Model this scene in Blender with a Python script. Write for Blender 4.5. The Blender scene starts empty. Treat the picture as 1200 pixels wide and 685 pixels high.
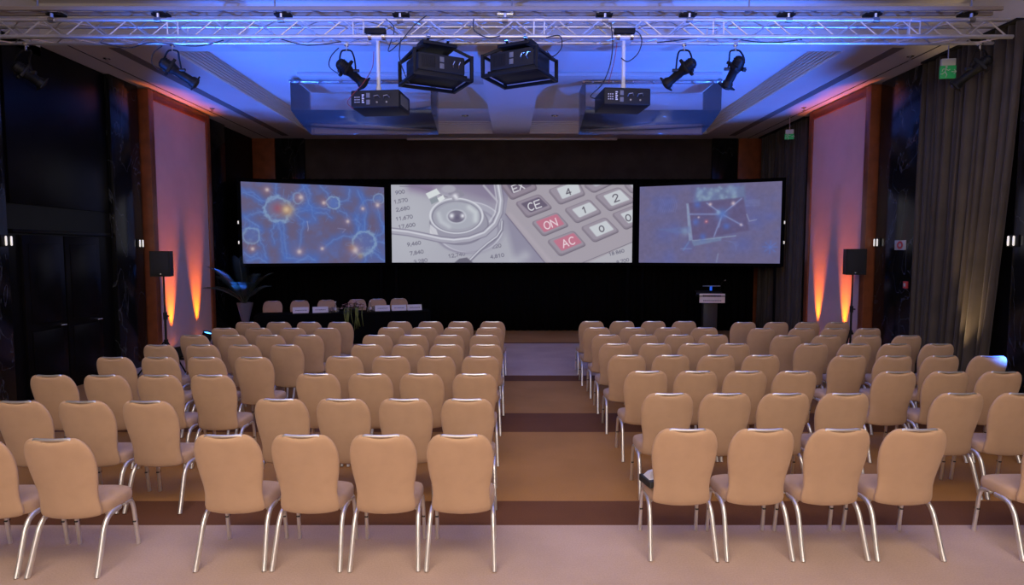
import bpy, bmesh, math, random
import numpy as np
from mathutils import Vector, Matrix, Euler
random.seed(7)
PI = math.pi
col = bpy.context.scene.collection
scene = bpy.context.scene

# ------------------------------------------------------------------ camera
FPX, CX, CY, CAMH = 700.0, 600.0, 342.5, 2.2
TILT = math.atan(47.5/700)
cam_d = bpy.data.cameras.new('camera')
cam_d.sensor_width = 36.0; cam_d.lens = 36.0*FPX/1200
cam = bpy.data.objects.new('camera', cam_d); col.objects.link(cam)
cam.location = (0, 0, CAMH); cam.rotation_euler = (PI/2-TILT, 0, 0)
scene.camera = cam
_c, _s = math.cos(TILT), math.sin(TILT)
def at(u, v, x=None, y=None, z=None):
    """point of the room seen at (u, v) of the photograph on a plane x=, y= or z="""
    a, b = (u-CX)/FPX, (v-CY)/FPX
    d = Vector((a, _c-b*_s, -_s-b*_c))
    k = (z-CAMH)/d.z if z is not None else x/d.x if x is not None else y/d.y
    return Vector((0, 0, CAMH)) + d*k

# ------------------------------------------------------------------ materials
MATS = {}
def mat(name, color=(.5,.5,.5), rough=.5, metal=0., spec=.5, emit=None, estr=1., noise=None, bump=None, coat=0., sheen=0.):
    """noise=(scale, amount) varies the colour, bump=(scale, strength) the surface"""
    m = bpy.data.materials.new(name); m.use_nodes = True
    nt = m.node_tree; b = nt.nodes['Principled BSDF']
    b.inputs['Base Color'].default_value = (*color, 1)
    b.inputs['Roughness'].default_value = rough
    b.inputs['Metallic'].default_value = metal
    b.inputs['Specular IOR Level'].default_value = spec
    b.inputs['Coat Weight'].default_value = coat
    b.inputs['Sheen Weight'].default_value = sheen
    if emit:
        b.inputs['Emission Color'].default_value = (*emit, 1)
        b.inputs['Emission Strength'].default_value = estr
    tc = nt.nodes.new('ShaderNodeTexCoord')
    if noise:
        n = nt.nodes.new('ShaderNodeTexNoise'); n.inputs['Scale'].default_value = noise[0]; n.inputs['Detail'].default_value = 5
        r = nt.nodes.new('ShaderNodeMapRange'); r.inputs['To Min'].default_value = 1-noise[1]; r.inputs['To Max'].default_value = 1+noise[1]
        r.inputs['From Min'].default_value = .3; r.inputs['From Max'].default_value = .7
        mx = nt.nodes.new('ShaderNodeVectorMath'); mx.operation = 'SCALE'
        mx.inputs[0].default_value = color
        nt.links.new(tc.outputs['Object'], n.inputs['Vector']); nt.links.new(n.outputs['Fac'], r.inputs['Value'])
        nt.links.new(r.outputs['Result'], mx.inputs['Scale']); nt.links.new(mx.outputs['Vector'], b.inputs['Base Color'])
    if bump:
        n = nt.nodes.new('ShaderNodeTexNoise'); n.inputs['Scale'].default_value = bump[0]; n.inputs['Detail'].default_value = 4
        bp = nt.nodes.new('ShaderNodeBump'); bp.inputs['Strength'].default_value = bump[1]; bp.inputs['Distance'].default_value = .01
        nt.links.new(tc.outputs['Object'], n.inputs['Vector']); nt.links.new(n.outputs['Fac'], bp.inputs['Height'])
        nt.links.new(bp.outputs['Normal'], b.inputs['Normal'])
    MATS[name] = m
    return m

FABRIC = mat('beige_upholstery', (.53, .342, .220), .9, spec=.15, noise=(7, .05), bump=(350, .25), sheen=.15)
CHROME = mat('chair_satin_metal', (.84, .82, .80), .36, metal=.82)
DARKRUB = mat('black_rubber', (.02, .02, .02), .6)
ALU = mat('truss_aluminium', (.80, .78, .76), .36, metal=.8, noise=(6, .08))
STEEL = mat('dull_steel', (.45, .44, .43), .35, metal=1)
BLACKM = mat('black_powder_coat', (.007, .007, .008), .55, spec=.25)
BLACKP = mat('black_plastic', (.012, .0115, .011), .55, spec=.3, bump=(200, .05))
GREYP = mat('grey_plastic', (.16, .16, .155), .5)
BLACKCLOTH = mat('black_cloth', (.0035, .0035, .004), .95, spec=.05)
BROWNDRAPE = mat('dark_brown_backdrop', (.055, .042, .030), .9, spec=.1, noise=(3, .15))
WOOD = mat('reddish_wood', (.21, .060, .022), .35, noise=(5, .2))
PANELF = mat('pale_panel_fabric', (.56, .41, .40), .9, spec=.1, noise=(2, .05), bump=(120, .1))
GLOSSDARK = mat('dark_glossy_wall_wood', (.004, .0035, .004), .3, spec=.13, noise=(4, .3))
CEIL = mat('ceiling_paint', (.60, .56, .52), .85, spec=.2, noise=(1.5, .03))
COFFER = mat('coffer_white_paint', (.74, .72, .70), .85, spec=.2)
CORNICE = mat('cream_cornice', (.90, .82, .66), .7, spec=.3)
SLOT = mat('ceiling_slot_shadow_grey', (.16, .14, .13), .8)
SLOTD = mat('ceiling_slot_dark', (.03, .025, .025), .8)
PAPER = mat('white_paper', (.75, .72, .78), .8)
INK = mat('printed_ink', (.12, .09, .16), .8)
WHITEP = mat('white_plastic', (.75, .73, .70), .4)
LEAF = mat('palm_leaf_green', (.009, .022, .008), .45, noise=(8, .3))
LEAFY = mat('yellow_green_leaf', (.13, .15, .02), .5, noise=(9, .4))
PETAL = mat('pale_pink_petal', (.75, .52, .52), .7)
PETALR = mat('dark_red_petal', (.16, .03, .04), .7)
POTM = mat('grey_planter_glaze', (.10, .10, .13), .3)
SILVER = mat('silver_fitting', (.8, .8, .8), .2, metal=1)
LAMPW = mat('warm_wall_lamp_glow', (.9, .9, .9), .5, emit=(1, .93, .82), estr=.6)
LEDB = mat('blue_led_glow', (.1, .3, .9), .4, emit=(.08, .35, 1), estr=5)
LEDO = mat('orange_led_glow', (.9, .3, .05), .4, emit=(1, .25, .01), estr=5)
GREENS = mat('exit_sign_green', (.02, .22, .07), .5, emit=(.02, .30, .09), estr=.22)
SIGNW = mat('sign_white', (.45, .47, .43), .5)
SIGNR = mat('sign_red', (.55, .05, .05), .5)
LENSM = mat('dark_lens_glass', (.01, .01, .015), .05, spec=.8)
REDC = mat('red_cable_rubber', (.25, .03, .03), .5)

def glass_mat(name, tint, gl, dif):
    m = bpy.data.materials.new(name); m.use_nodes = True; nt = m.node_tree; nt.nodes.clear()
    o = nt.nodes.new('ShaderNodeOutputMaterial')
    tr = nt.nodes.new('ShaderNodeBsdfTransparent'); tr.inputs[0].default_value = (*tint, 1)
    g = nt.nodes.new('ShaderNodeBsdfGlossy'); g.inputs['Roughness'].default_value = .12
    d = nt.nodes.new('ShaderNodeBsdfDiffuse'); d.inputs[0].default_value = (.7, .68, .72, 1)
    fr = nt.nodes.new('ShaderNodeFresnel'); fr.inputs[0].default_value = 1.12
    ad = nt.nodes.new('ShaderNodeMath'); ad.operation = 'ADD'; ad.inputs[1].default_value = gl
    m1 = nt.nodes.new('ShaderNodeMixShader'); m2 = nt.nodes.new('ShaderNodeMixShader'); m2.inputs[0].default_value = dif
    nt.links.new(fr.outputs[0], ad.inputs[0]); nt.links.new(ad.outputs[0], m1.inputs[0])
    nt.links.new(tr.outputs[0], m1.inputs[1]); nt.links.new(g.outputs[0], m1.inputs[2])
    nt.links.new(m1.outputs[0], m2.inputs[1]); nt.links.new(d.outputs[0], m2.inputs[2])
    nt.links.new(m2.outputs[0], o.inputs[0])
    return m
ACRYL = glass_mat('clear_acrylic', (1, 1, 1), .0, .05)
GLASSW = glass_mat('drinking_glass', (.9, .9, .92), .12, .06)

def marble():
    m = mat('black_marble', (.008, .008, .009), .15, spec=.35)
    nt = m.node_tree; b = nt.nodes['Principled BSDF']
    tc = nt.nodes.new('ShaderNodeTexCoord')
    mp = nt.nodes.new('ShaderNodeMapping'); mp.inputs['Scale'].default_value = (1.2, 1.2, .45)
    n = nt.nodes.new('ShaderNodeTexNoise'); n.inputs['Scale'].default_value = 1.6; n.inputs['Detail'].default_value = 6; n.inputs['Distortion'].default_value = 1.1
    s = nt.nodes.new('ShaderNodeMath'); s.operation = 'SUBTRACT'; s.inputs[1].default_value = .5
    a = nt.nodes.new('ShaderNodeMath'); a.operation = 'ABSOLUTE'
    r = nt.nodes.new('ShaderNodeValToRGB')
    r.color_ramp.elements[0].position = 0; r.color_ramp.elements[0].color = (.07, .075, .085, 1)
    r.color_ramp.elements[1].position = .007; r.color_ramp.elements[1].color = (.007, .007, .008, 1)
    nt.links.new(tc.outputs['Object'], mp.inputs[0]); nt.links.new(mp.outputs[0], n.inputs['Vector'])
    nt.links.new(n.outputs['Fac'], s.inputs[0]); nt.links.new(s.outputs[0], a.inputs[0]); nt.links.new(a.outputs[0], r.inputs[0])
    nt.links.new(r.outputs[0], b.inputs['Base Color'])
    return m
MARBLE = marble()

def carpet():
    """striped hall carpet: bands run across the room, given by distance along Y"""
    m = mat('striped_carpet', (.3, .2, .15), .95, spec=.08)
    nt = m.node_tree; b = nt.nodes['Principled BSDF']
    tc = nt.nodes.new('ShaderNodeTexCoord'); sx = nt.nodes.new('ShaderNodeSeparateXYZ')
    nt.links.new(tc.outputs['Object'], sx.inputs[0])
    mr = nt.nodes.new('ShaderNodeMapRange'); mr.inputs['From Min'].default_value = 0; mr.inputs['From Max'].default_value = 20
    nt.links.new(sx.outputs['Y'], mr.inputs['Value'])
    r = nt.nodes.new('ShaderNodeValToRGB'); r.color_ramp.interpolation = 'CONSTANT'
    pale = (.50, .36, .295, 1); dark = (.15, .065, .036, 1); tan = (.39, .195, .072, 1)
    stops = [(0, pale), (4.64, dark), (5.095, tan), (7.114, dark), (8.036, tan), (10.03, dark), (10.52, pale), (14.25, dark), (14.45, tan)]
    e = r.color_ramp.elements
    e[0].position = 0; e[0].color = stops[0][1]; e[1].position = stops[1][0]/20; e[1].color = stops[1][1]
    for p, c in stops[2:]:
        k = e.new(p/20); k.color = c
    nt.links.new(mr.outputs[0], r.inputs[0])
    n = nt.nodes.new('ShaderNodeTexNoise'); n.inputs['Scale'].default_value = 1.3; n.inputs['Detail'].default_value = 6
    n2 = nt.nodes.new('ShaderNodeTexNoise'); n2.inputs['Scale'].default_value = 90; n2.inputs['Detail'].default_value = 3
    nt.links.new(tc.outputs['Object'], n.inputs['Vector']); nt.links.new(tc.outputs['Object'], n2.inputs['Vector'])
    q = nt.nodes.new('ShaderNodeMapRange'); q.inputs['From Min'].default_value = .3; q.inputs['From Max'].default_value = .7; q.inputs['To Min'].default_value = .9; q.inputs['To Max'].default_value = 1.1
    q2 = nt.nodes.new('ShaderNodeMapRange'); q2.inputs['From Min'].default_value = .3; q2.inputs['From Max'].default_value = .7; q2.inputs['To Min'].default_value = .93; q2.inputs['To Max'].default_value = 1.07
    nt.links.new(n.outputs['Fac'], q.inputs['Value']); nt.links.new(n2.outputs['Fac'], q2.inputs['Value'])
    mu = nt.nodes.new('ShaderNodeMath'); mu.operation = 'MULTIPLY'; nt.links.new(q.outputs[0], mu.inputs[0]); nt.links.new(q2.outputs[0], mu.inputs[1])
    vm = nt.nodes.new('ShaderNodeVectorMath'); vm.operation = 'SCALE'
    nt.links.new(r.outputs[0], vm.inputs[0]); nt.links.new(mu.outputs[0], vm.inputs['Scale'])
    nt.links.new(vm.outputs[0], b.inputs['Base Color'])
    bp = nt.nodes.new('ShaderNodeBump'); bp.inputs['Strength'].default_value = .4; bp.inputs['Distance'].default_value = .006
    nt.links.new(n2.outputs['Fac'], bp.inputs['Height']); nt.links.new(bp.outputs[0], b.inputs['Normal'])
    return m
CARPET = carpet()

# ------------------------------------------------------------------ mesh helpers
class MB:
    """collects shapes, then links them as ONE mesh object"""
    def __init__(s): s.v = []; s.f = []
    def add(s, vs, fs, M=None):
        o = len(s.v)
        s.v += [tuple(M @ Vector(p)) if M else tuple(p) for p in vs]
        s.f += [tuple(o+i for i in f) for f in fs]
        return s
    def box(s, a, b, bev=0., M=None, seg=2):
        bm = bmesh.new(); bmesh.ops.create_cube(bm, size=1)
        for v in bm.verts:
            v.co = Vector(((a[i]+b[i])/2 + v.co[i]*abs(b[i]-a[i]) for i in range(3)))
        if bev: bmesh.ops.bevel(bm, geom=bm.edges[:], offset=bev, segments=seg, affect='EDGES', profile=.5)
        bm.verts.index_update()
        s.add([v.co.copy() for v in bm.verts], [[v.index for v in f.verts] for f in bm.faces], M); bm.free()
        return s
    def tube(s, pts, r, n=8, M=None, flat=1., caps=True):
        """r a radius or one per point; flat squeezes the section sideways"""
        pts = [Vector(p) for p in pts]; rs = r if isinstance(r, (list, tuple)) else [r]*len(pts)
        vs = []; fs = []
        up = None
        for i, p in enumerate(pts):
            t = (pts[min(i+1, len(pts)-1)]-pts[max(i-1, 0)]).normalized()
            if up is None:
                up = Vector((0, 0, 1)) if abs(t.z) < .9 else Vector((0, 1, 0))
            a = t.cross(up)
            if a.length < 1e-4: a = t.cross(Vector((1, 0, 0)))
            a.normalize(); up = a.cross(t).normalized()
            for k in range(n):
                w = 2*PI*k/n
                vs.append(p + a*math.cos(w)*rs[i]*flat + up*math.sin(w)*rs[i])
        for i in range(len(pts)-1):
            for k in range(n):
                fs.append((i*n+k, i*n+(k+1) % n, (i+1)*n+(k+1) % n, (i+1)*n+k))
        if caps:
            fs.append(tuple(range(n-1, -1, -1))); L = (len(pts)-1)*n; fs.append(tuple(L+k for k in range(n)))
        return s.add(vs, fs, M)
    def lathe(s, prof, n=20, M=None):
        """profile of (radius, z); revolved about z"""
        vs = []; fs = []
        for r, z in prof:
            for k in range(n):
                w = 2*PI*k/n; vs.append((r*math.cos(w), r*math.sin(w), z))
        for i in range(len(prof)-1):
            for k in range(n):
                fs.append((i*n+k, i*n+(k+1) % n, (i+1)*n+(k+1) % n, (i+1)*n+k))
        fs.append(tuple(range(n-1, -1, -1))); L = (len(prof)-1)*n; fs.append(tuple(L+k for k in range(n)))
        return s.add(vs, fs, M)
    def rings(s, rings, M=None):
        n = len(rings[0]); vs = [p for r in rings for p in r]; fs = []
        for i in range(len(rings)-1):
            for k in range(n):
                fs.append((i*n+k, i*n+(k+1) % n, (i+1)*n+(k+1) % n, (i+1)*n+k))
        fs.append(tuple(range(n-1, -1, -1))); L = (len(rings)-1)*n; fs.append(tuple(L+k for k in range(n)))
        return s.add(vs, fs, M)
    def prism(s, poly, z0, z1, M=None):
        n = len(poly)
        vs = [(x, y, z0) for x, y in poly] + [(x, y, z1) for x, y in poly]
        fs = [tuple(range(n-1, -1, -1)), tuple(range(n, 2*n))] + [(k, (k+1) % n, n+(k+1) % n, n+k) for k in range(n)]
        return s.add(vs, fs, M)
    def build(s, name, m, parent=None, smooth=38, **props):
        me = bpy.data.meshes.new(name); me.from_pydata(s.v, [], s.f); me.update()
        bm = bmesh.new(); bm.from_mesh(me); bmesh.ops.recalc_face_normals(bm, faces=bm.faces[:]); bm.to_mesh(me); bm.free()
        if smooth:
            me.polygons.foreach_set('use_smooth', [True]*len(me.polygons))
            me.set_sharp_from_angle(angle=math.radians(smooth))
        me.materials.append(m)
        o = bpy.data.objects.new(name, me); col.objects.link(o)
        if parent: o.parent = parent
        for k, v in props.items(): o[k] = v
        return o

def thing(name, label, cat, loc=(0, 0, 0), rz=0, group=None):
    o = bpy.data.objects.new(name, None); col.objects.link(o); o.empty_display_size = .1
    o.location = loc; o.rotation_euler = (0, 0, rz); o['label'] = label; o['category'] = cat
    if group: o['group'] = group
    return o
def tag(o, label, cat, group=None):
    o['label'] = label; o['category'] = cat
    if group: o['group'] = group
    return o
def struct(mb, name, m, smooth=38):
    return mb.build(name, m, None, smooth, kind='structure')
def dup(root, loc, rz, label, group=None):
    r = root.copy(); col.objects.link(r); r.location = loc; r.rotation_euler = (0, 0, rz); r['label'] = label
    if group: r['group'] = group
    for ch in list(root.children):
        c = ch.copy(); col.objects.link(c); c.parent = r
        for g in list(ch.children):
            d = g.copy(); col.objects.link(d); d.parent = c
    return r
def T(x, y, z): return Matrix.Translation((x, y, z))
def R(deg, ax): return Matrix.Rotation(math.radians(deg), 4, ax)
def aim(direction):
    """matrix turning +Z to the direction"""
    return Vector(direction).to_track_quat('Z', 'Y').to_matrix().to_4x4()

# ------------------------------------------------------------------ room shell
WL, WR, YB, YF = -7.2, 6.95, 16.85, -3.2
SOF, COF, NEARC = 5.33, 5.65, 5.95
struct(MB().box((WL-.2, YF-.2, -.15), (WR+.2, YB+.2, 0)), 'floor', CARPET)
struct(MB().box((WL-.2, YF, 0), (WL, YB, NEARC+.1)), 'wall_left', GLOSSDARK)
struct(MB().box((WR, YF, 0), (WR+.2, YB, NEARC+.1)), 'wall_right', GLOSSDARK)
struct(MB().box((WL-.2, YB, 0), (WR+.2, YB+.2, NEARC+.1)), 'wall_back', BROWNDRAPE)
struct(MB().box((WL-.2, YF-.2, 0), (WR+.2, YF, NEARC+.1)), 'wall_front', CEIL)
# ceiling: near field, then a soffit round a deep coffer split by a middle beam
SY, CL, CR, CB = 9.31, -5.33, 5.2, 16.12
c = MB()
c.box((WL-.2, YF-.2, NEARC), (WR+.2, SY, NEARC+.15))
c.box((WL-.2, SY, SOF), (CL, YB+.1, NEARC+.15))
c.box((CR, SY, SOF), (WR+.2, YB+.1, NEARC+.15))
c.box((CL, CB, SOF), (CR, YB+.1, NEARC+.15))
c.box((CL, SY, SOF), (CR, SY+.28, NEARC+.15))
struct(c, 'ceiling', CEIL)
struct(MB().box((CL, SY+.28, COF), (CR, CB, COF+.1)), 'trim_1', COFFER)
struct(MB().prism([(-.50, CB), (.46, CB), (.53, SY+.28), (-.54, SY+.28)], SOF+.004, COF), 'trim_2', COFFER)
def cornice(a, b, inward, name):
    """ribbed cornice band running from a to b, ribs stepping inward"""
    mb = MB(); a = Vector(a); b = Vector(b); w = Vector(inward)
    n = 7; h = (COF-SOF)/n
    for i in range(n):
        p = .02+.010*i
        z0 = SOF+i*h+.006; z1 = SOF+(i+1)*h-.004
        q = [a, b, b+w*p, a+w*p]
        vs = [(v.x, v.y, z) for z in (z0, z1) for v in q]
        mb.add(vs, [(0, 1, 2, 3), (4, 5, 6, 7), (0, 1, 5, 4), (1, 2, 6, 5), (2, 3, 7, 6), (3, 0, 4, 7)])
    return struct(mb, name, CORNICE, 0)
cornice((CL, SY+.28, 0), (CL, CB, 0), (1, 0, 0), 'trim_3')
cornice((CR, SY+.28, 0), (CR, CB, 0), (-1, 0, 0), 'trim_4')
cornice((CL+.1, CB, 0), (-.52, CB, 0), (0, -1, 0), 'trim_5')
cornice((.48, CB, 0), (CR-.1, CB, 0), (0, -1, 0), 'trim_6')
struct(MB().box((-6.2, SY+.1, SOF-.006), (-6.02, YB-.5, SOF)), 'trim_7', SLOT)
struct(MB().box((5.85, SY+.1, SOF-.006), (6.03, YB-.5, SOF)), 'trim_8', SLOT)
struct(MB().box((-6.76, SY, SOF-.004), (-6.735, YB, SOF)), 'trim_9', SLOTD)
struct(MB().box((6.50, SY, SOF-.004), (6.525, YB, SOF)), 'trim_10', SLOTD)
struct(MB().box((-4.15, 11.75, COF-.07), (-.56, 12.35, COF), .01), 'trim_11', CEIL)
struct(MB().box((.5, 11.75, COF-.07), (4.05, 12.35, COF), .01), 'trim_12', CEIL)

# left wall: glossy dark door leaves in a frame
def door(name, y0, y1, x, sgn):
    o = MB().box((x, y0, 0), (x+sgn*.05, y1, 2.45), .006).build(name, GLOSSDARK, None, kind='structure')
    for k, (za, zb) in enumerate(((.15, 1.0), (1.12, 2.32))):
        MB().box((x+sgn*.05, y0+.1, za), (x+sgn*.062, y1-.1, zb), .005).build('door_panel', GLOSSDARK, o)
    MB().tube([(x+sgn*.05, y1-.09, 1.05), (x+sgn*.1, y1-.09, 1.05), (x+sgn*.1, y1-.2, 1.05)], .011).build('door_handle', SILVER, o)
door('door_1', 8.75, 9.55, WL, 1); door('door_2', 9.58, 10.38, WL, 1)
struct(MB().box((WL, 8.6, 2.47), (WL+.04, 10.7, 2.53), .004), 'trim_13', GLOSSDARK)
struct(MB().box((WL, 8.6, 2.9), (WL+.03, 10.7, 5.3), .004), 'trim_14', GLOSSDARK)
for x, sx in ((WL, 1), (WR, -1)):
    struct(MB().box((x, YF, 5.16), (x+sx*.03, SY, NEARC), .0), 'trim_%d' % (40 if sx > 0 else 41), CEIL)
# marble pilasters
i = 15
for x, s, y0, y1 in ((WL, 1, 10.75, 11.55), (WL, 1, 7.4, 8.45), (WL, 1, 14.15, 15.0), (WR, -1, 10.15, 11.3), (WR, -1, 7.3, 8.2), (WR, -1, 13.75, 14.05)):
    struct(MB().box((x, y0, 0), (x+s*.10, y1, SOF-.001), .008), 'trim_%d' % i, MARBLE); i += 1
# back wall either side of the backdrop: marble strip and red wood
for x0, x1, m in ((-6.55, -5.75, MARBLE), (5.55, 6.25, MARBLE), (-7.19, -6.57, WOOD), (6.27, 6.94, WOOD)):
    struct(MB().box((x0, YB-.1, 0), (x1, YB, SOF-.001), .006), 'trim_%d' % i, m); i += 1
struct(MB().box((-2.9, YB-.16, SOF-.05), (2.9, YB-.06, SOF-.002), .008), 'trim_%d' % i, WHITEP)

# projecting pale wall panels in red wood frames
def wall_panel(x, s, y0, y1, label):
    t = thing('wall_panel', label, 'wall panel', (x, (y0+y1)/2, 0), 0, 'lit wall panels')
    L = (y1-y0)/2; d = .26; h = 5.31
    fr = MB()
    for a, b in ((-L, -L+.16), (L-.16, L)):
        fr.box((0, a, 0.0), (s*d, b, h), .008)
    fr.box((0, -L+.16, h-.18), (s*d, L-.16, h), .008)
    fr.build('frame', WOOD, t)
    MB().box((0.001*s, -L+.16, 0.0), (s*(d-.03), L-.16, h-.18), .0).build('fabric_panel', PANELF, t, label='pale fabric panel')
    return t
wall_panel(WL, 1, 11.62, 13.95, 'pale fabric wall panel in red wood frame, left wall')
wall_panel(WR, -1, 11.35, 13.68, 'pale fabric wall panel in red wood frame, right wall')

# ------------------------------------------------------------------ curtains
def curtain(y0, y1, x, s, z0, z1, n, amp, label, m, rnd, taper=0):
    rg = random.Random(rnd); N = n*10; pts = []
    ph = [rg.uniform(-.9, .9) for _ in range(n+2)]; am = [rg.uniform(.5, 1.25) for _ in range(n+2)]
    Z = 9; vs = []; fs = []
    for j in range(Z+1):
        z = z0+(z1-z0)*j/Z
        for k in range(N+1):
            q = k/10; i0 = int(q); f = q-i0
            a = am[i0]*(1-f)+am[i0+1]*f; p = (ph[i0]*(1-f)+ph[i0+1]*f)
            off = amp*a*(math.sin(2*PI*q+p)*.5+.5)*(1-.25*j/Z)
            g = k/N; g = g+.018*math.sin(7*g*PI+rnd)*math.sin(PI*g)
            vs.append((x+s*(.05+off), y0+taper*(1-j/Z)**1.5*(1-g)+(y1-y0)*g+.012*math.sin(3*q+z), z))
    for j in range(Z):
        for k in range(N):
            a = j*(N+1)+k; fs.append((a, a+1, a+N+2, a+N+1))
    mb = MB().add(vs, fs)
    t = thing('curtain', label, 'curtain', (0, 0, 0), 0, 'heavy curtains')
    o = mb.build('pleated_cloth', m, t, 180)
    md = o.modifiers.new('thick', 'SOLIDIFY'); md.thickness = .006
    MB().box((x+s*.02, y0, z1), (x+s*.2, y1, z1+.03), .004).build('track', BLACKM, t)
    return t
CURT = mat('taupe_curtain_cloth', (.055, .041, .031), .6, spec=.3, noise=(3, .2), sheen=.2)
curtain(8.22, 10.1, WR, -1, .03, SOF-.035, 12, .17, 'long taupe pleated curtain on the right wall, nearest the camera', CURT, 3, .35)
curtain(14.08, 16.6, WR, -1, .03, SOF-.035, 16, .11, 'dark taupe curtain in the far right corner beyond the wall panel', CURT, 5)

# black stage drape under and round the screens
def drape():
    N = 420; vs = []; fs = []; z0, z1 = .01, 4.2
    x0, x1 = -7.15, 6.72
    for j in range(5):
        z = z0+(z1-z0)*j/4
        for k in range(N+1):
            q = k/N
            vs.append((x0+(x1-x0)*q, 16.62+.03*math.sin(q*2*PI*68)+.012*math.sin(q*31), z))
    for j in range(4):
        for k in range(N):
            a = j*(N+1)+k; fs.append((a, a+1, a+N+2, a+N+1))
    o = MB().add(vs, fs).build('stage_drape', BLACKCLOTH, None, 180)
    md = o.modifiers.new('thick', 'SOLIDIFY'); md.thickness = .006
    tag(o, 'wide black pleated drape hanging behind the three screens', 'drape')
drape()

# ------------------------------------------------------------------ projected pictures (raster -> emissive screen surface)
def lin(c): 
    c = np.asarray(c, float)/255.0
    return np.where(c <= .04045, c/12.92, ((c+.055)/1.055)**2.4)
class Canvas:
    """x0..x1, y0..y1 are drawing units; y grows downward"""
    def __init__(s, x0, x1, y0, y1, W, Hh, bg):
        s.x0, s.x1, s.y0, s.y1 = x0, x1, y0, y1; s.W, s.H = W, Hh
        s.X, s.Y = np.meshgrid(np.linspace(x0, x1, W), np.linspace(y0, y1, Hh))
        s.px = (x1-x0)/W; s.a = np.ones((Hh, W, 3))*np.array(bg, float)
    def mix(s, al, c): 
        al = np.clip(al, 0, 1)[..., None]; s.a = s.a*(1-al)+np.array(c, float)*al
    def addc(s, al, c): s.a = s.a+np.clip(al, 0, None)[..., None]*np.array(c, float)
    def dseg(s, p, q):
        px, py = p; dx, dy = q[0]-px, q[1]-py; L = dx*dx+dy*dy+1e-9
        t = np.clip(((s.X-px)*dx+(s.Y-py)*dy)/L, 0, 1)
        return np.hypot(s.X-px-t*dx, s.Y-py-t*dy)
    def dline(s, pts):
        d = None
        for p, q in zip(pts[:-1], pts[1:]):
            e = s.dseg(p, q); d = e if d is None else np.minimum(d, e)
        return d
    def line(s, pts, w, c, al=1., soft=None):
        d = s.dline(pts); e = soft or s.px
        s.mix(al*np.clip((w/2-d)/e+.5, 0, 1), c)
    def glow(s, pts, r, c, al=1.):
        d = s.dline(pts) if len(pts) > 1 else np.hypot(s.X-pts[0][0], s.Y-pts[0][1])
        s.mix(al*np.exp(-(d/r)**2), c)
    def ell(s, cx, cy, rx, ry, c, al=1., soft=None, rot=0, ring=None):
        a = math.radians(rot); x = (s.X-cx)*math.cos(a)+(s.Y-cy)*math.sin(a); y = -(s.X-cx)*math.sin(a)+(s.Y-cy)*math.cos(a)
        k = np.hypot(x/rx, y/ry); d = (k-1)*min(rx, ry); e = soft or s.px
        if ring: d = np.abs(d)-ring/2
        s.mix(al*np.clip(-d/e+.5, 0, 1), c)
    def poly(s, pts, c, al=1., soft=None, rad=0):
        """convex polygon with softened / rounded corners"""
        n = len(pts); A = sum(pts[i][0]*pts[(i+1) % n][1]-pts[(i+1) % n][0]*pts[i][1] for i in range(n))
        sg = 1 if A > 0 else -1; ds = []
        for i in range(n):
            (ax, ay), (bx, by) = pts[i], pts[(i+1) % n]; L = math.hypot(bx-ax, by-ay)
            ds.append(sg*((by-ay)*(s.X-ax)-(bx-ax)*(s.Y-ay))/L)
        if rad:
            ds = [d+rad for d in ds]; pos = sum(np.clip(d, 0, None)**2 for d in ds)**.5
            mx = ds[0]
            for d in ds[1:]: mx = np.maximum(mx, d)
            D = np.where(mx > 0, pos, mx)-rad
        else:
            D = ds[0]
            for d in ds[1:]: D = np.maximum(D, d)
        s.mix(al*np.clip(-D/(soft or s.px)+.5, 0, 1), c)
    def text(s, t, cx, cy, h, rot, c, w, al=1., adv=.86, shear=0, wid=.84):
        a = math.radians(rot); n = len(t)
        tot = sum(.35 if ch in '., ' else adv for ch in t)*h*wid*1.35; x = -tot/2
        for ch in t:
            step = (.35 if ch in '., ' else adv)*h*wid*1.35
            for st in GLY.get(ch, []):
                pts = []
                for gx, gy in st:
                    lx = x+step*.08+gx*step*.78+shear*(gy-.5)*-h; ly = (gy-.5)*h
                    pts.append((cx+lx*math.cos(a)-ly*math.sin(a), cy+lx*math.sin(a)+ly*math.cos(a)))
                s.line(pts, w, c, al, soft=max(s.px, w*.5))
            x += step
def arc(cx, cy, rx, ry, a0, a1, n=10):
    return [(cx+rx*math.cos(math.radians(a0+(a1-a0)*i/n)), cy+ry*math.sin(math.radians(a0+(a1-a0)*i/n))) for i in range(n+1)]
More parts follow.
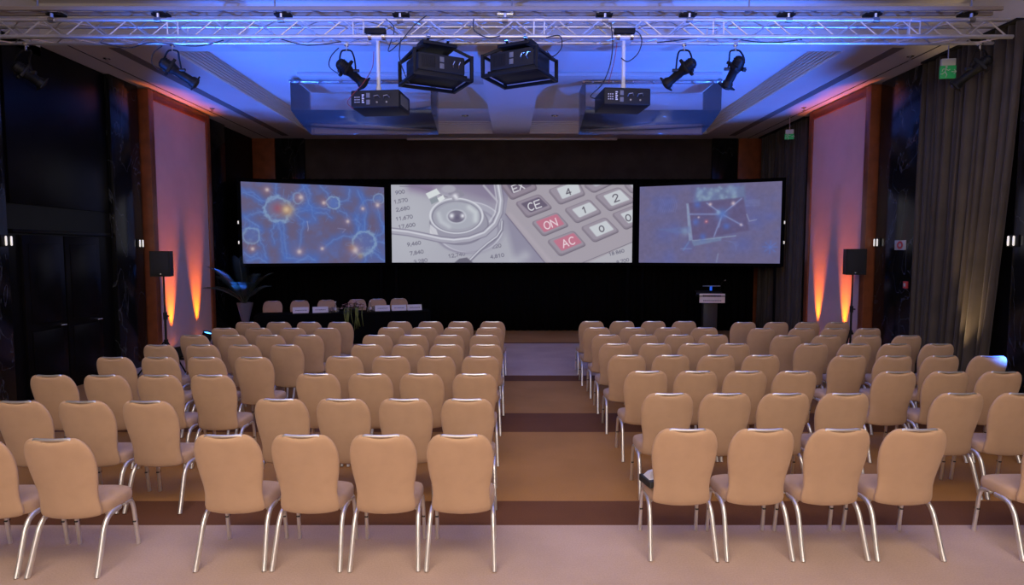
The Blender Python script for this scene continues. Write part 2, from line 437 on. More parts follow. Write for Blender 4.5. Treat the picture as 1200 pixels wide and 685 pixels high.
GLY = {
 '0': [arc(.5, .5, .5, .5, 0, 360, 16)], '1': [[(.2, .22), (.55, 0), (.55, 1)]],
 '2': [arc(.5, .28, .45, .28, 190, 380, 8)+[(.05, 1), (1, 1)]],
 '3': [arc(.5, .25, .42, .25, 200, 450, 8), arc(.5, .74, .46, .26, 270, 520, 8)],
 '4': [[(.75, 1), (.75, 0), (0, .68), (1, .68)]], '5': [[(.9, 0), (.15, 0), (.1, .42)]+arc(.5, .68, .45, .32, 230, 510, 9)],
 '6': [arc(.5, .7, .45, .3, 0, 360, 12), [(.8, 0), (.3, .3), (.06, .66)]], '7': [[(0, 0), (1, 0), (.35, 1)]],
 '8': [arc(.5, .25, .38, .25, 0, 360, 12), arc(.5, .75, .46, .25, 0, 360, 12)],
 '9': [arc(.5, .3, .45, .3, 0, 360, 12), [(.94, .34), (.7, .7), (.2, 1)]],
 ',': [[(.6, .9), (.3, 1.15)]], 
 'A': [[(0, 1), (.5, 0), (1, 1)], [(.2, .65), (.8, .65)]], 'C': [arc(.55, .5, .52, .5, -50, -310, 12)],
 'E': [[(1, 0), (0, 0), (0, 1), (1, 1)], [(0, .5), (.85, .5)]], 'N': [[(0, 1), (0, 0), (1, 1), (1, 0)]],
 'O': [arc(.5, .5, .52, .5, 0, 360, 16)], 'X': [[(0, 0), (1, 1)], [(1, 0), (0, 1)]]}

def paint_centre():
    # unit = 1/6.713 photo pixel; x 30..1922, y 43..652 ; right half given with 940 added
    K = Canvas(30, 1922, 43, 652, 720, 232, (170, 170, 184))
    X, Y = K.X, K.Y
    K.mix(np.exp(-((X-150)/260)**2-((Y-360)/330)**2)*.55, (186, 190, 200))
    K.mix(np.clip((X*.30-Y-20+40)/120, 0, 1)*np.clip((1000-X)/200, 0, 1)*.75, (128, 112, 148))
    K.mix(np.clip((.5*(X-560)-(Y-60))/160, 0, 1)*(X < 1010)*.5, (112, 98, 136))
    K.glow([(200, 50), (330, 80)], 50, (120, 90, 140), .7)
    K.line([(100, 55), (240, 60), (330, 95), (470, 140)], 7, (120, 115, 135), .7, 5)
    T_ = (105, 102, 124)
    for t, x, y in (('900', 100, 100), ('1,570', 105, 168), ('2,680', 120, 230), ('11,670', 130, 300), ('17,600', 150, 363), ('9,460', 205, 503), ('7,840', 225, 573), ('3,280', 255, 640), ('12,740', 540, 592), ('4,810', 860, 600), ('220', 855, 522)):
        K.text(t, x, y, 26, -9, T_, 5.5, .9)
    # shadow and lower body of the stethoscope head
    K.ell(640, 370, 285, 215, (150, 146, 170), .8, 40)
    K.ell(640, 375, 262, 198, (166, 165, 184), .9, 14)
    K.ell(640, 375, 262, 198, (205, 205, 218), .7, 6, ring=9)
    K.ell(620, 400, 250, 175, (128, 122, 148), .5, 10, ring=14)
    K.ell(560, 355, 228, 160, (150, 148, 168), .9, 8)
    K.ell(560, 350, 228, 160, (112, 108, 130), .6, 6, ring=8)
    K.poly([(330, 350), (380, 390), (395, 435), (330, 430)], (212, 212, 220), .8, 8)
    K.ell(540, 285, 207, 137, (160, 160, 177), 1, 4)
    K.ell(540, 285, 205, 135, (212, 214, 224), .9, 5, ring=11)
    K.ell(540, 292, 190, 122, (112, 110, 134), .7, 5, ring=5)
    K.ell(548, 285, 165, 103, (168, 172, 186), .9, 10)
    K.glow([(640, 220), (690, 260), (690, 320)], 22, (206, 214, 218), .7)
    K.glow([(400, 270), (420, 330), (480, 370)], 20, (198, 204, 212), .6)
    K.ell(540, 290, 80, 58, (188, 192, 204), .8, 8); K.ell(540, 290, 66, 47, (112, 106, 132), .95, 6)
    K.glow([(503, 285)], 20, (228, 230, 238), 1); K.glow([(588, 285)], 17, (226, 228, 236), 1); K.glow([(545, 300)], 22, (96, 88, 120), .8)
    K.line([(490, 110), (560, 90), (590, 120), (520, 150)], 26, (140, 136, 156), .9, 8)
    K.glow([(530, 130), (540, 142)], 18, (226, 226, 234), .9)
    K.poly([(300, 112), (385, 72), (415, 112), (325, 152)], (214, 222, 222), 1, 4); K.poly([(330, 158), (385, 130), (400, 170), (345, 196)], (140, 150, 160), 1, 5)
    K.poly([(392, 148), (436, 122), (450, 152), (408, 178)], (220, 226, 226), 1, 4)
    K.ell(480, 75, 55, 30, (168, 166, 182), .9, 10)
    # calculator body
    body = [(925, 270), (960, 40), (1930, 40), (1930, 660), (1240, 660)]
    K.poly([(900, 260), (960, 200), (1260, 665), (1010, 665)], (132, 126, 156), .75, 60)
    K.glow([(1010, 640), (1080, 600)], 45, (184, 186, 196), .6)
    K.poly(body, (166, 156, 168), 1, 4)
    K.poly([(1560, 660), (1925, 495), (1925, 660)], (176, 174, 184), 1, 4); K.line([(1530, 655), (1925, 490)], 5, (104, 98, 116), .8, 3)
    K.line([(925, 270), (1240, 660)], 8, (106, 94, 126), .8, 6)
    K.line([(960, 275), (1290, 660)], 30, (184, 170, 182), .45, 25)
    def key(o, inner, top, lab, ink, lx, ly, lh, rim=(136, 124, 140)):
        o = [(x+940, y) for x, y in o]; inner = [(x+940, y) for x, y in inner]
        K.poly([(x+2, y+5) for x, y in o], (96, 86, 104), .95, 7, 22); K.poly(o, rim, 1, 4, 22)
        cx = sum(p[0] for p in o)/4; cy = sum(p[1] for p in o)/4
        K.poly([((p[0]-cx)*.90+cx, (p[1]-cy)*.88+cy-3) for p in o], tuple(min(255, c+22) for c in rim), .8, 6, 18)
        K.poly(inner, top, 1, 9, 10)
        K.text(lab, lx+940, ly, lh, -20, ink, 8.5, .95, shear=0.0)
    W_ = (198, 204, 210); G = (84, 78, 92); PK = (206, 104, 132)
    key([(-60, 40), (190, -30), (235, 75), (30, 160)], [(-20, 20), (160, -20), (190, 50), (40, 112)], (112, 98, 122), 'EX', (218, 216, 222), 85, 62, 52, (128, 112, 130))
    key([(58, 182), (250, 113), (355, 222), (152, 300)], [(105, 190), (248, 138), (318, 205), (182, 260)], (104, 90, 116), 'CE', (226, 226, 230), 212, 203, 58, (132, 118, 136))
    key([(185, 335), (388, 255), (485, 360), (280, 445)], [(222, 330), (388, 270), (448, 350), (290, 415)], PK, 'ON', (238, 214, 222), 340, 348, 58)
    key([(308, 480), (520, 398), (622, 512), (412, 602)], [(360, 480), (520, 418), (588, 495), (428, 562)], PK, 'AC', (240, 214, 222), 482, 490, 58)
    key([(315, 85), (545, -10), (612, 118), (408, 197)], [(385, 72), (545, 15), (575, 100), (430, 155)], W_, '4', G, 478, 98, 48)
    key([(442, 232), (642, 153), (742, 258), (540, 342)], [(505, 235), (645, 178), (705, 238), (565, 300)], W_, '1', G, 605, 238, 46)
    key([(573, 375), (770, 293), (882, 405), (680, 492)], [(640, 375), (775, 322), (838, 392), (702, 450)], W_, '0', G, 742, 386, 46)
    key([(678, 130), (872, 58), (1010, 168), (800, 248)], [(750, 128), (880, 80), (960, 158), (818, 210)], W_, '2', G, 850, 145, 56)
    key([(815, 270), (1010, 195), (1130, 300), (925, 393)], [(885, 270), (1020, 220), (1080, 300), (950, 345)], W_, '0', G, 950, 300, 50)
    key([(590, 45), (800, -60), (850, 20), (672, 106)], [(650, 30), (790, -30), (820, 10), (690, 60)], (176, 178, 190), '', G, 0, 0, 1)
    key([(905, 40), (1100, -40), (1150, 40), (970, 110)], [(950, 35), (1080, -20), (1100, 30), (985, 75)], (176, 178, 190), '', G, 0, 0, 1)
    K.text('18 860', 1800, 572, 24, -14, T_, 5.5, .9); K.text('8 700', 1850, 640, 24, -14, T_, 5.5, .9)
    # tubes over everything
    tb = [(20, 402), (160, 418), (300, 446), (420, 472), (520, 482), (640, 468), (760, 425), (840, 350), (880, 260), (890, 170), (880, 110), (868, 40)]
    K.line(tb, 52, (118, 112, 138), .95, 8); K.line(tb, 40, (166, 164, 182), 1, 8)
    K.line([(x-3, y-9) for x, y in tb], 12, (216, 218, 228), .85, 9)
    tb2 = [(900, 330), (895, 395), (860, 450), (790, 500), (720, 560), (640, 640)]
    K.line(tb2, 26, (122, 118, 142), .95, 8); K.line([(x-3, y-3) for x, y in tb2], 10, (214, 216, 226), .85, 7)
    K.line([(838, 40), (860, 180), (840, 270), (800, 330)], 12, (206, 206, 218), .7, 8)
    K.line([(755, 50), (860, 170)], 16, (186, 184, 198), .8, 8)
    K.poly([(520, 655), (560, 622), (620, 612), (670, 655)], (104, 100, 120), 1, 8)
    lum = K.a.mean(-1, keepdims=True); K.a = (K.a*.72+lum*.28)*.96+np.array((3, 3, 5))
    return K

def vnoise(K, cell, seed, oct=4):
    """smooth value noise over the canvas, 0..1"""
    rs = np.random.RandomState(seed); out = 0; amp = 1; tot = 0
    for o in range(oct):
        c_ = cell/2**o; gx = (K.X-K.x0)/c_; gy = (K.Y-K.y0)/c_
        G = rs.rand(int(gy.max())+3, int(gx.max())+3); ix = gx.astype(int); iy = gy.astype(int); fx = gx-ix; fy = gy-iy
        fx = fx*fx*(3-2*fx); fy = fy*fy*(3-2*fy)
        out = out+amp*((G[iy, ix]*(1-fx)+G[iy, ix+1]*fx)*(1-fy)+(G[iy+1, ix]*(1-fx)+G[iy+1, ix+1]*fx)*fy); tot += amp; amp *= .55
    return out/tot
def paint_left():
    K = Canvas(50, 1092, 57, 640, 480, 272, (98, 88, 116)); rg = random.Random(11)
    N1 = vnoise(K, 170, 3); N2 = vnoise(K, 60, 8); N3 = vnoise(K, 26, 5, 3)
    K.mix(np.clip((N1-.48)*4, 0, 1)*.55, (78, 104, 176)); K.mix(np.clip((N2-.55)*4, 0, 1)*.35, (84, 118, 196))
    BL = (62, 106, 196); LB = (116, 156, 212)
    def strand(pts, w, al=.8):
        P_ = [pts[0]]
        for p, q in zip(pts[:-1], pts[1:]):
            for k in range(1, 6):
                f = k/5; P_.append((p[0]*(1-f)+q[0]*f+rg.uniform(-6, 6), p[1]*(1-f)+q[1]*f+rg.uniform(-6, 6)))
        K.glow(P_, w*1.7, BL, al*.65)
        off = [(x+w*.45, y+w*.25) for x, y in P_]
        K.line(P_, w*.35, LB, al*.55, w*.5); K.line(off, w*.2, (90, 132, 206), al*.6, w*.3)
        for k in range(1, len(P_)-1, 2):
            a = rg.uniform(0, 6.3); L = rg.uniform(20, 60); m_ = (P_[k][0]+L*.5*math.cos(a), P_[k][1]+L*.5*math.sin(a)); a += rg.uniform(-.7, .7)
            K.line([P_[k], m_, (m_[0]+L*.5*math.cos(a), m_[1]+L*.5*math.sin(a))], w*.2, (92, 130, 206), .5, w*.35)
    S = [[(200, 190), (130, 135), (60, 120)], [(200, 265), (130, 280), (70, 305)], [(290, 165), (285, 110), (288, 60)], [(300, 340), (315, 450), (320, 560), (345, 610)], [(330, 340), (335, 470), (350, 600)],
         [(285, 345), (250, 400), (265, 500)], [(390, 250), (460, 235), (560, 225), (660, 235)], [(380, 262), (440, 262), (520, 240), (580, 260)], [(420, 275), (480, 330), (520, 330)], [(480, 330), (460, 430), (440, 540)],
         [(500, 70), (530, 130), (510, 220)], [(480, 60), (500, 140), (540, 240), (560, 320)], [(380, 180), (450, 110), (500, 65)], [(660, 130), (630, 90), (600, 65)], [(740, 180), (820, 150), (825, 80)], [(740, 240), (800, 270), (810, 320)],
         [(880, 440), (760, 440), (690, 470), (620, 530)], [(900, 420), (870, 330), (885, 270)], [(880, 400), (900, 340), (860, 300)], [(940, 400), (930, 300), (920, 110)], [(925, 400), (950, 250), (880, 90)], [(1000, 160), (940, 160), (905, 215)],
         [(1040, 210), (1060, 300), (1088, 380)], [(1000, 480), (1060, 480), (1090, 490)], [(940, 570), (930, 640)], [(1010, 560), (1060, 610), (1090, 630)], [(1030, 430), (1080, 400), (1090, 350)],
         [(180, 400), (100, 380), (60, 400)], [(170, 470), (200, 560), (205, 600)], [(350, 600), (460, 610), (560, 610)], [(420, 630), (500, 590), (560, 620)], [(70, 620), (160, 600), (210, 630)], [(560, 270), (640, 260), (680, 300)],
         [(60, 130), (110, 150), (190, 200)], [(70, 310), (120, 350), (170, 380)], [(150, 560), (100, 600), (60, 560)]]
    for s_ in S: strand(s_, rg.uniform(13, 22))
    def cell(cx, cy, r, core, al=1.):
        d = np.hypot(K.X-cx, (K.Y-cy)*1.06)/r; wob = (N2-.5)*.5+(N3-.5)*.35; d = d+wob
        K.mix(np.clip(1.25-d, 0, 1)*1.6*al*.75, (86, 122, 190)); K.mix(np.exp(-((d-.92)/.13)**2)*.8*al, (140, 178, 212)); K.mix(np.clip(.85-d, 0, .3)/.3*.7*al, core)
        K.mix(np.exp(-((d-.5)/.35)**2)*np.clip((N3-.5)*5, 0, 1)*.5*al, (120, 148, 190))
        for k in range(14):
            a = k*.45+rg.random()*.3; b = a+rg.uniform(-.25, .25); l_ = rg.uniform(1.3, 1.6)
            K.line([(cx+r*math.cos(a), cy+r*math.sin(a)), (cx+r*l_*math.cos(b), cy+r*l_*math.sin(b))], 5, (104, 146, 212), .45*al, 6)
    cell(305, 250, 98, (122, 106, 124)); cell(700, 190, 50, (80, 110, 186)); cell(930, 490, 95, (86, 98, 158)); cell(115, 440, 66, (82, 92, 152), .75); cell(1050, 150, 46, (82, 112, 176), .8); cell(440, 160, 44, (118, 84, 106), .75)
    K.glow([(300, 240)], 36, (160, 66, 82), .75); K.glow([(370, 250)], 50, (196, 146, 92), .85); K.glow([(358, 247)], 22, (236, 206, 150), .9)
    for x, y, r in ((460, 155, 20), (630, 190, 17), (225, 108, 17), (925, 225, 15), (1040, 195, 19), (805, 325, 16), (612, 532, 15), (445, 555, 21), (858, 542, 32), (115, 535, 16)):
        K.glow([(x, y)], r*2.0, (168, 120, 120), .5); K.glow([(x+rg.uniform(-3, 3), y)], r*.8, (232, 214, 206), .9)
    K.glow([(835, 520)], 24, (180, 124, 84), .5); K.glow([(900, 590)], 22, (190, 150, 90), .5)
    K.line([(505, 330), (512, 380), (508, 400)], 5, (180, 184, 216), .7, 5); K.line([(730, 378), (790, 385), (765, 410)], 5, (160, 164, 206), .5, 6)
    K.a = K.a*.74+np.array((98, 92, 124))*.26
    return K

def paint_right():
    K = Canvas(50, 1100, 50, 638, 440, 250, (104, 98, 132)); rg = random.Random(5)
    BL = (84, 96, 168); X, Y = K.X, K.Y
    for x, y, r in ((250, 200, 85), (240, 420, 70), (560, 200, 90), (860, 200, 80), (930, 330, 70), (850, 500, 70), (1030, 520, 60), (290, 610, 70), (330, 380, 60), (1020, 300, 40), (430, 520, 50), (690, 340, 90)):
        K.glow([(x, y)], r, BL, .6)
    for k in range(9):
        K.line([(200+k*16, 150), (215+k*16, 200), (195+k*17, 250)], 5, (112, 122, 180), .5, 5)
        K.line([(700+k*14, 470+k*2), (800-k*2, 480+k*9)], 4, (112, 122, 176), .4, 4)
        K.line([(840, 180+k*5), (950, 172+k*6)], 4, (120, 132, 178), .4, 4)
    # laptop-like case standing on a hand, bright cloud behind
    K.poly([(490, 80), (840, 70), (850, 175), (470, 190)], (104, 130, 168), .7, 25)
    for _ in range(34): K.glow([(rg.uniform(500, 780), rg.uniform(75, 165))], rg.uniform(9, 20), (146, 178, 196), .6)
    K.poly([(430, 185), (835, 155), (880, 400), (690, 430), (460, 470)], (88, 76, 112), .8, 14)
    K.poly([(415, 190), (432, 188), (470, 468), (440, 470)], (146, 168, 196), .85, 10)
    K.poly([(200, 380), (440, 365), (450, 410), (330, 415)], (96, 116, 172), .6, 16); K.glow([(410, 400)], 30, (132, 160, 190), .7)
    K.poly([(460, 475), (785, 432), (780, 450), (680, 470), (670, 550), (520, 585)], (112, 138, 172), .8, 12)
    K.line([(470, 470), (785, 436)], 8, (150, 176, 196), .7, 6)
    c = (684, 275)
    for p in ((820, 165), (440, 270), (830, 360), (628, 440), (570, 190), (660, 370)): K.glow([c, p], 7, (120, 136, 190), .8); K.line([c, p], 3, (170, 176, 206), .5, 4)
    K.glow([c], 42, (84, 122, 200), .9); K.glow([(655, 260)], 16, (140, 176, 214), .9)
    for x, y, r in ((762, 198, 14), (595, 200, 12), (822, 355, 10), (510, 295, 8)): K.glow([(x, y)], r, (226, 206, 210), .95)
    K.glow([(568, 327)], 14, (190, 90, 100), .9); K.glow([(568, 327)], 6, (250, 190, 190), .9)
    for x, y in ((490, 330), (545, 440), (715, 365), (500, 200)): K.glow([(x, y)], 24, (72, 106, 196), .8)
    K.line([(380, 530), (460, 530)], 6, (130, 156, 200), .6, 8); K.line([(440, 480), (400, 540)], 12, (104, 140, 200), .6, 10)
    K.line([(660, 570), (650, 630)], 10, (150, 170, 190), .5, 8); K.line([(860, 280), (880, 330), (930, 320)], 7, (160, 176, 200), .6, 6)
    for k in range(8): K.line([(1030, 520), (1030+50*math.cos(k*.8), 520+45*math.sin(k*.8))], 8, (84, 116, 196), .6, 8)
    nz = vnoise(K, 120, 4); K.a = K.a*.72+np.array((104, 99, 134))*.28; K.mix(np.clip((nz-.5)*3, 0, 1)*.25, (84, 100, 172)); n2 = vnoise(K, 24, 6, 3)
    K.a = K.a*(1+.10*(n2-.5))[..., None]
    return K

def screen_mat():
    m = bpy.data.materials.new('projected_picture'); m.use_nodes = True; nt = m.node_tree
    b = nt.nodes['Principled BSDF']; b.inputs['Base Color'].default_value = (.02, .02, .02, 1); b.inputs['Roughness'].default_value = .9
    b.inputs['Specular IOR Level'].default_value = .0
    a = nt.nodes.new('ShaderNodeAttribute'); a.attribute_name = 'picture'
    nt.links.new(a.outputs['Color'], b.inputs['Emission Color']); b.inputs['Emission Strength'].default_value = 1.0
    return m
SCRM = screen_mat()
def screen(p0, p1, z0, z1, K, label, side=0):
    """projection screen between two floor points, facing the camera side"""
    p0 = Vector(p0); p1 = Vector(p1); W = (p1-p0).length; h = z1-z0
    rz = math.atan2(p1.y-p0.y, p1.x-p0.x)
    t = thing('projection_screen', label, 'projection screen', ((p0.x+p1.x)/2, (p0.y+p1.y)/2, 0), rz, 'projection screens')
    nx, ny = K.W, K.H
    xs = np.linspace(-W/2, W/2, nx); zs = np.linspace(z1, z0, ny); XX, ZZ = np.meshgrid(xs, zs)
    co = np.stack([XX, np.full_like(XX, -.012), ZZ], -1).reshape(-1, 3)
    idx = np.arange(nx*ny).reshape(ny, nx)
    q = np.stack([idx[1:, :-1], idx[1:, 1:], idx[:-1, 1:], idx[:-1, :-1]], -1).reshape(-1, 4)
    me = bpy.data.meshes.new('screen_surface')
    me.vertices.add(nx*ny); me.vertices.foreach_set('co', co.ravel())
    me.loops.add(q.size); me.loops.foreach_set('vertex_index', q.ravel().astype(np.int32))
    me.polygons.add(len(q)); me.polygons.foreach_set('loop_start', (np.arange(len(q))*4).astype(np.int32))
    me.update(calc_edges=True)
    at_ = me.attributes.new('picture', 'FLOAT_COLOR', 'POINT')
    rgb = lin(np.clip(K.a, 0, 255)).reshape(-1, 3); at_.data.foreach_set('color', np.concatenate([rgb, np.ones((len(rgb), 1))], 1).astype(np.float32).ravel())
    me.materials.append(SCRM); o = bpy.data.objects.new('screen_surface', me); col.objects.link(o); o.parent = t
    b = .085; fr = MB()
    fr.box((-W/2-b, -.03, z0-b), (W/2+b, -.0, z0), .004); fr.box((-W/2-b, -.03, z1), (W/2+b, 0, z1+b), .004)
    fr.box((-W/2-b, -.03, z0), (-W/2, 0, z1), .004); fr.box((W/2, -.03, z0), (W/2+b, 0, z1), .004)
    fr.build('frame', BLACKCLOTH, t)
    MB().box((-W/2-b+.01, 0.001, z0-b+.01), (W/2+b-.01, .05, z1+b-.01), .004).build('backing', BLACKCLOTH, t)
    for x in (-W/2+.1, W/2-.1):
        MB().box((x-.03, .0, 0), (x+.03, .06, z0-b+.02), .004).box((x-.04, -.3, 0), (x+.04, .14, .04), .004).build('leg', BLACKCLOTH, t)
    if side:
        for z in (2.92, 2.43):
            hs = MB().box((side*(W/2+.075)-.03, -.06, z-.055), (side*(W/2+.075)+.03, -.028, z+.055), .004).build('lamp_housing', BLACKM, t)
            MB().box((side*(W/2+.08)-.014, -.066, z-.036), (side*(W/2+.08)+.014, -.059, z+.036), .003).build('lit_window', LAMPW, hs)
    return t
def gp(u, Y): return (at(u, 300, y=Y).x, Y, 0)
YC = 16.1
zc0, zc1 = at(600, 307.4, y=YC).z, at(600, 216.4, y=YC).z
screen(gp(459.5, YC), gp(740.5, YC), zc0, zc1, paint_centre(), 'wide middle screen showing a stethoscope and calculator keys')
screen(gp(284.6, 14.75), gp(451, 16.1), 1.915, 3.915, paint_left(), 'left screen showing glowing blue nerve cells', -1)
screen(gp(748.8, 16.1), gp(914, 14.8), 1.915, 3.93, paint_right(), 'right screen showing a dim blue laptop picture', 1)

# ------------------------------------------------------------------ banquet chairs
def backrest_mb():
    # outline half width and rear line by height; slightly dished towards the sitter
    zs = [(.388, .165, -.150, .3), (.393, .195, -.153, .8), (.405, .206, -.157, 1), (.435, .209, -.164, 1), (.47, .204, -.172, 1), (.52, .199, -.181, 1), (.58, .204, -.194, 1), (.65, .217, -.211, 1), (.72, .227, -.228, 1), (.78, .231, -.243, 1),
          (.83, .229, -.256, 1), (.87, .222, -.266, 1), (.905, .210, -.274, 1), (.932, .195, -.281, .98), (.953, .176, -.286, .8), (.966, .156, -.289, .5), (.971, .140, -.290, .2)]
    n = 32; rings = []
    for z, w, y, th in zs:
        ring = []; q = (z-.395)/.576
        dip = .026*max(0, (q-.80)/.2)**1.5; low = .022*max(0, (.35-q)/.35)
        for k in range(n):
            a = 2*PI*k/n; cx, sy = math.cos(a), math.sin(a)
            x = w*abs(cx)**.62*(1 if cx >= 0 else -1)
            yy = .028*th*abs(sy)**.7*(1 if sy >= 0 else -1)
            u = x/.23
            prof = (1-min(1, (abs(x)/.115))**2.2) if abs(x) < .115 else 0
            zz = z-dip*prof-low*(1-u*u)
            curve = .030*u*u*(.5+.5*math.sin(min(1, q)*PI))      # edges come forward
            ring.append((x, y+curve+yy+.02, zz))
        rings.append(ring)
    return MB().rings(rings)
def seat_mb():
    n = 40; rings = []
    for z, k_, dom in ((.375, .90, 0), (.380, .965, 0), (.395, .99, 0), (.42, 1, 0), (.445, .99, 0), (.462, .955, 0), (.470, .89, .0), (.474, .78, .004), (.476, .55, .007), (.478, .25, .009), (.478, .04, .010)):
        ring = []
        for k in range(n):
            a = 2*PI*k/n; c_, s_ = math.cos(a), math.sin(a)
            e = .55
            x = abs(c_)**e*(1 if c_ >= 0 else -1); y = abs(s_)**e*(1 if s_ >= 0 else -1)
            w = .218+.018*(y+1)/2
            yy = y*.205*k_+.055; zz = z+dom
            if y > .2: zz -= .022*((y*k_-.2)/.8)**2 if y*k_ > .2 else 0
            ring.append((x*w*k_, yy, zz))
        rings.append(ring)
    return MB().rings(rings)
def smooth_path(pts, n=6):
    P_ = [Vector(p) for p in pts]; out = []
    for i in range(len(P_)-1):
        a = P_[max(i-1, 0)]; b = P_[i]; c_ = P_[i+1]; d = P_[min(i+2, len(P_)-1)]
        for k in range(n):
            t = k/n
            out.append(.5*((2*b)+(c_-a)*t+(2*a-5*b+4*c_-d)*t*t+(3*b-a-3*c_+d)*t**3))
    out.append(P_[-1]); return out
def make_chair(label):
    t = thing('banquet_chair', label, 'chair', (0, 0, 0), 0, 'beige banquet chairs')
    seat_mb().build('seat', FABRIC, t, 60)
    backrest_mb().build('backrest', FABRIC, t, 60)
    h = smooth_path([(-.125, -.268, .950), (-.112, -.272, .966), (-.06, -.278, .965), (0, -.280, .964), (.06, -.278, .965), (.112, -.272, .966), (.125, -.268, .950)], 4)
    MB().tube(h, .0095, 8).build('handle', CHROME, t, label='chrome handle bar across the dip of the backrest')
    for s in (-1, 1):
        MB().tube(smooth_path([(s*.214, .05, .372), (s*.218, -.06, .366), (s*.222, -.125, .315), (s*.226, -.165, .22), (s*.232, -.215, .08), (s*.235, -.245, .004)], 5), .0195, 12, flat=.85).build('leg', CHROME, t)
    for s in (-1, 1):
        l = MB().tube(smooth_path([(s*.212, .10, .372), (s*.214, .17, .362), (s*.216, .198, .31), (s*.218, .215, .18), (s*.22, .235, .004)], 5), .0165, 12, flat=.85).build('leg', CHROME, t)
        MB().box((s*.217-.012, .195, .185), (s*.217+.012, .235, .197), .003).build('link_clip', DARKRUB, l)
    fr = MB()
    for s in (-1, 1): fr.tube([(s*.2, -.07, .372), (s*.205, .2, .368)], .011, 8)
    fr.tube([(-.205, .12, .366), (.205, .12, .366)], .010, 8).tube([(-.2, -.02, .366), (.2, -.02, .366)], .010, 8)
    fr.build('seat_frame', STEEL, t)
    return t

ORD = ['nearest row', 'second row from the camera', 'third row from the camera', 'fourth row from the camera', 'fifth row from the camera', 'sixth row from the camera', 'seventh row from the camera', 'farthest row']
def col_words(block, k, n):
    if block == 'left': return ('left wall block', ['next to the side aisle', 'second from the side aisle', 'third from the side aisle', 'outermost by the left wall'][n-1-k])
    if block == 'cl': return ('left middle block', ['outermost on the left', 'second from the left', 'second from the centre aisle', 'on the centre aisle'][k])
    if block == 'cr': return ('right middle block', ['on the centre aisle', 'second from the centre aisle', 'second from the right', 'outermost on the right'][k])
    return ('right wall block', ['next to the side aisle', 'second from the side aisle', 'third from the side aisle', 'outermost by the right wall'][k])
# per block: rows near to far as (height of the chair top in the photo, left edges of the backs)
rows = {
 'left': [(514, [-76, 19]), (470, [-14, 62, 138]), (439.5, [30, 93, 156, 219]), (418.5, [109, 162, 216, 272]), (404, [165, 214.5, 264, 313.5]), (392.5, [208, 252, 296.5, 341]), (384.3, [245, 285, 325, 365]), (377.3, [274, 310, 346, 382.5])],
 'cl': [(509.5, [220.5, 313, 405, 497.5]), (467.5, [294, 367.5, 441, 515]), (438, [344, 405, 466.5, 528.5]), (417.5, [379, 433.5, 487, 539.5]), (403.7, [409, 457, 502, 549]), (392.5, [423, 465, 507.5, 549]), (383.7, [441, 480, 518, 556.5]), (376.7, [452.5, 488.5, 524, 562])],
 'cr': [(502.5, [767, 857, 947, 1038]), (461, [753, 821, 890, 961]), (435, [732, 791, 849, 908]), (416.2, [713, 765, 818, 871]), (402.6, [702, 749, 795, 841]), (392.2, [693, 736, 779, 819]), (383.8, [683, 725, 766, 810]), (376.4, [678, 714, 751, 787])],
 'right': [(502.5, [1212]), (460.6, [1096, 1168]), (435.5, [1025, 1087, 1150, 1213]), (416.8, [973, 1027, 1082, 1139]), (402.8, [933, 984, 1031, 1081]), (393, [905, 952, 999, 1046]), (384.6, [877, 924, 962, 1001]), (377.5, [857, 895, 932, 967])],
}
proto = None
rj = random.Random(21)
CHAIRS = {}
for block, rr in rows.items():
    for r, (v, lefts) in enumerate(rr):
        if block == 'left' and len(lefts) < 4: off = 4-len(lefts)
        else: off = 0
        d = at(600, v, z=.968).y
        for k, u0 in enumerate(lefts):
            uc = u0+.5*.461*FPX/d
            x = at(uc, v, y=d).x
            bname, cw = col_words(block, k+off, 4)
            lab = 'beige chair, %s, %s, %s' % (ORD[r], bname, cw)
            if block == 'right' and r == 3 and k == 3: lab = 'beige chair with a bright blue lit back corner, right wall block'
            if block == 'cr' and r == 0 and k == 0: lab = 'beige chair with a black box on its seat, nearest row by centre aisle'
            loc = (x, d+.268, 0); rz = math.radians(rj.uniform(-1.3, 1.3))
            if proto is None:
                proto = make_chair(lab); proto.location = loc; proto.rotation_euler = (0, 0, rz); o = proto
            else: o = dup(proto, loc, rz, lab)
            CHAIRS[(block, r, k)] = o

# black box with white paper on the seat of the nearest aisle chair
cb = CHAIRS[('cr', 0, 0)].location
bx = thing('tissue_box', 'small black box with white paper sticking out, on an aisle chair seat', 'box', (cb.x-.205, cb.y-.03, .4835), math.radians(14))
MB().box((-.045, -.09, 0), (.045, .09, .05), .005).build('carton', DARKRUB, bx)
pv = [(-.03, -.05, .05), (.03, -.05, .05), (.035, .05, .05), (-.025, .06, .05), (-.01, -.03, .105), (.045, -.02, .09), (.04, .03, .10), (0, .04, .085)]
MB().add(pv, [(0, 1, 5, 4), (1, 2, 6, 5), (2, 3, 7, 6), (3, 0, 4, 7), (4, 5, 6, 7), (3, 2, 1, 0)]).build('paper', PAPER, bx)

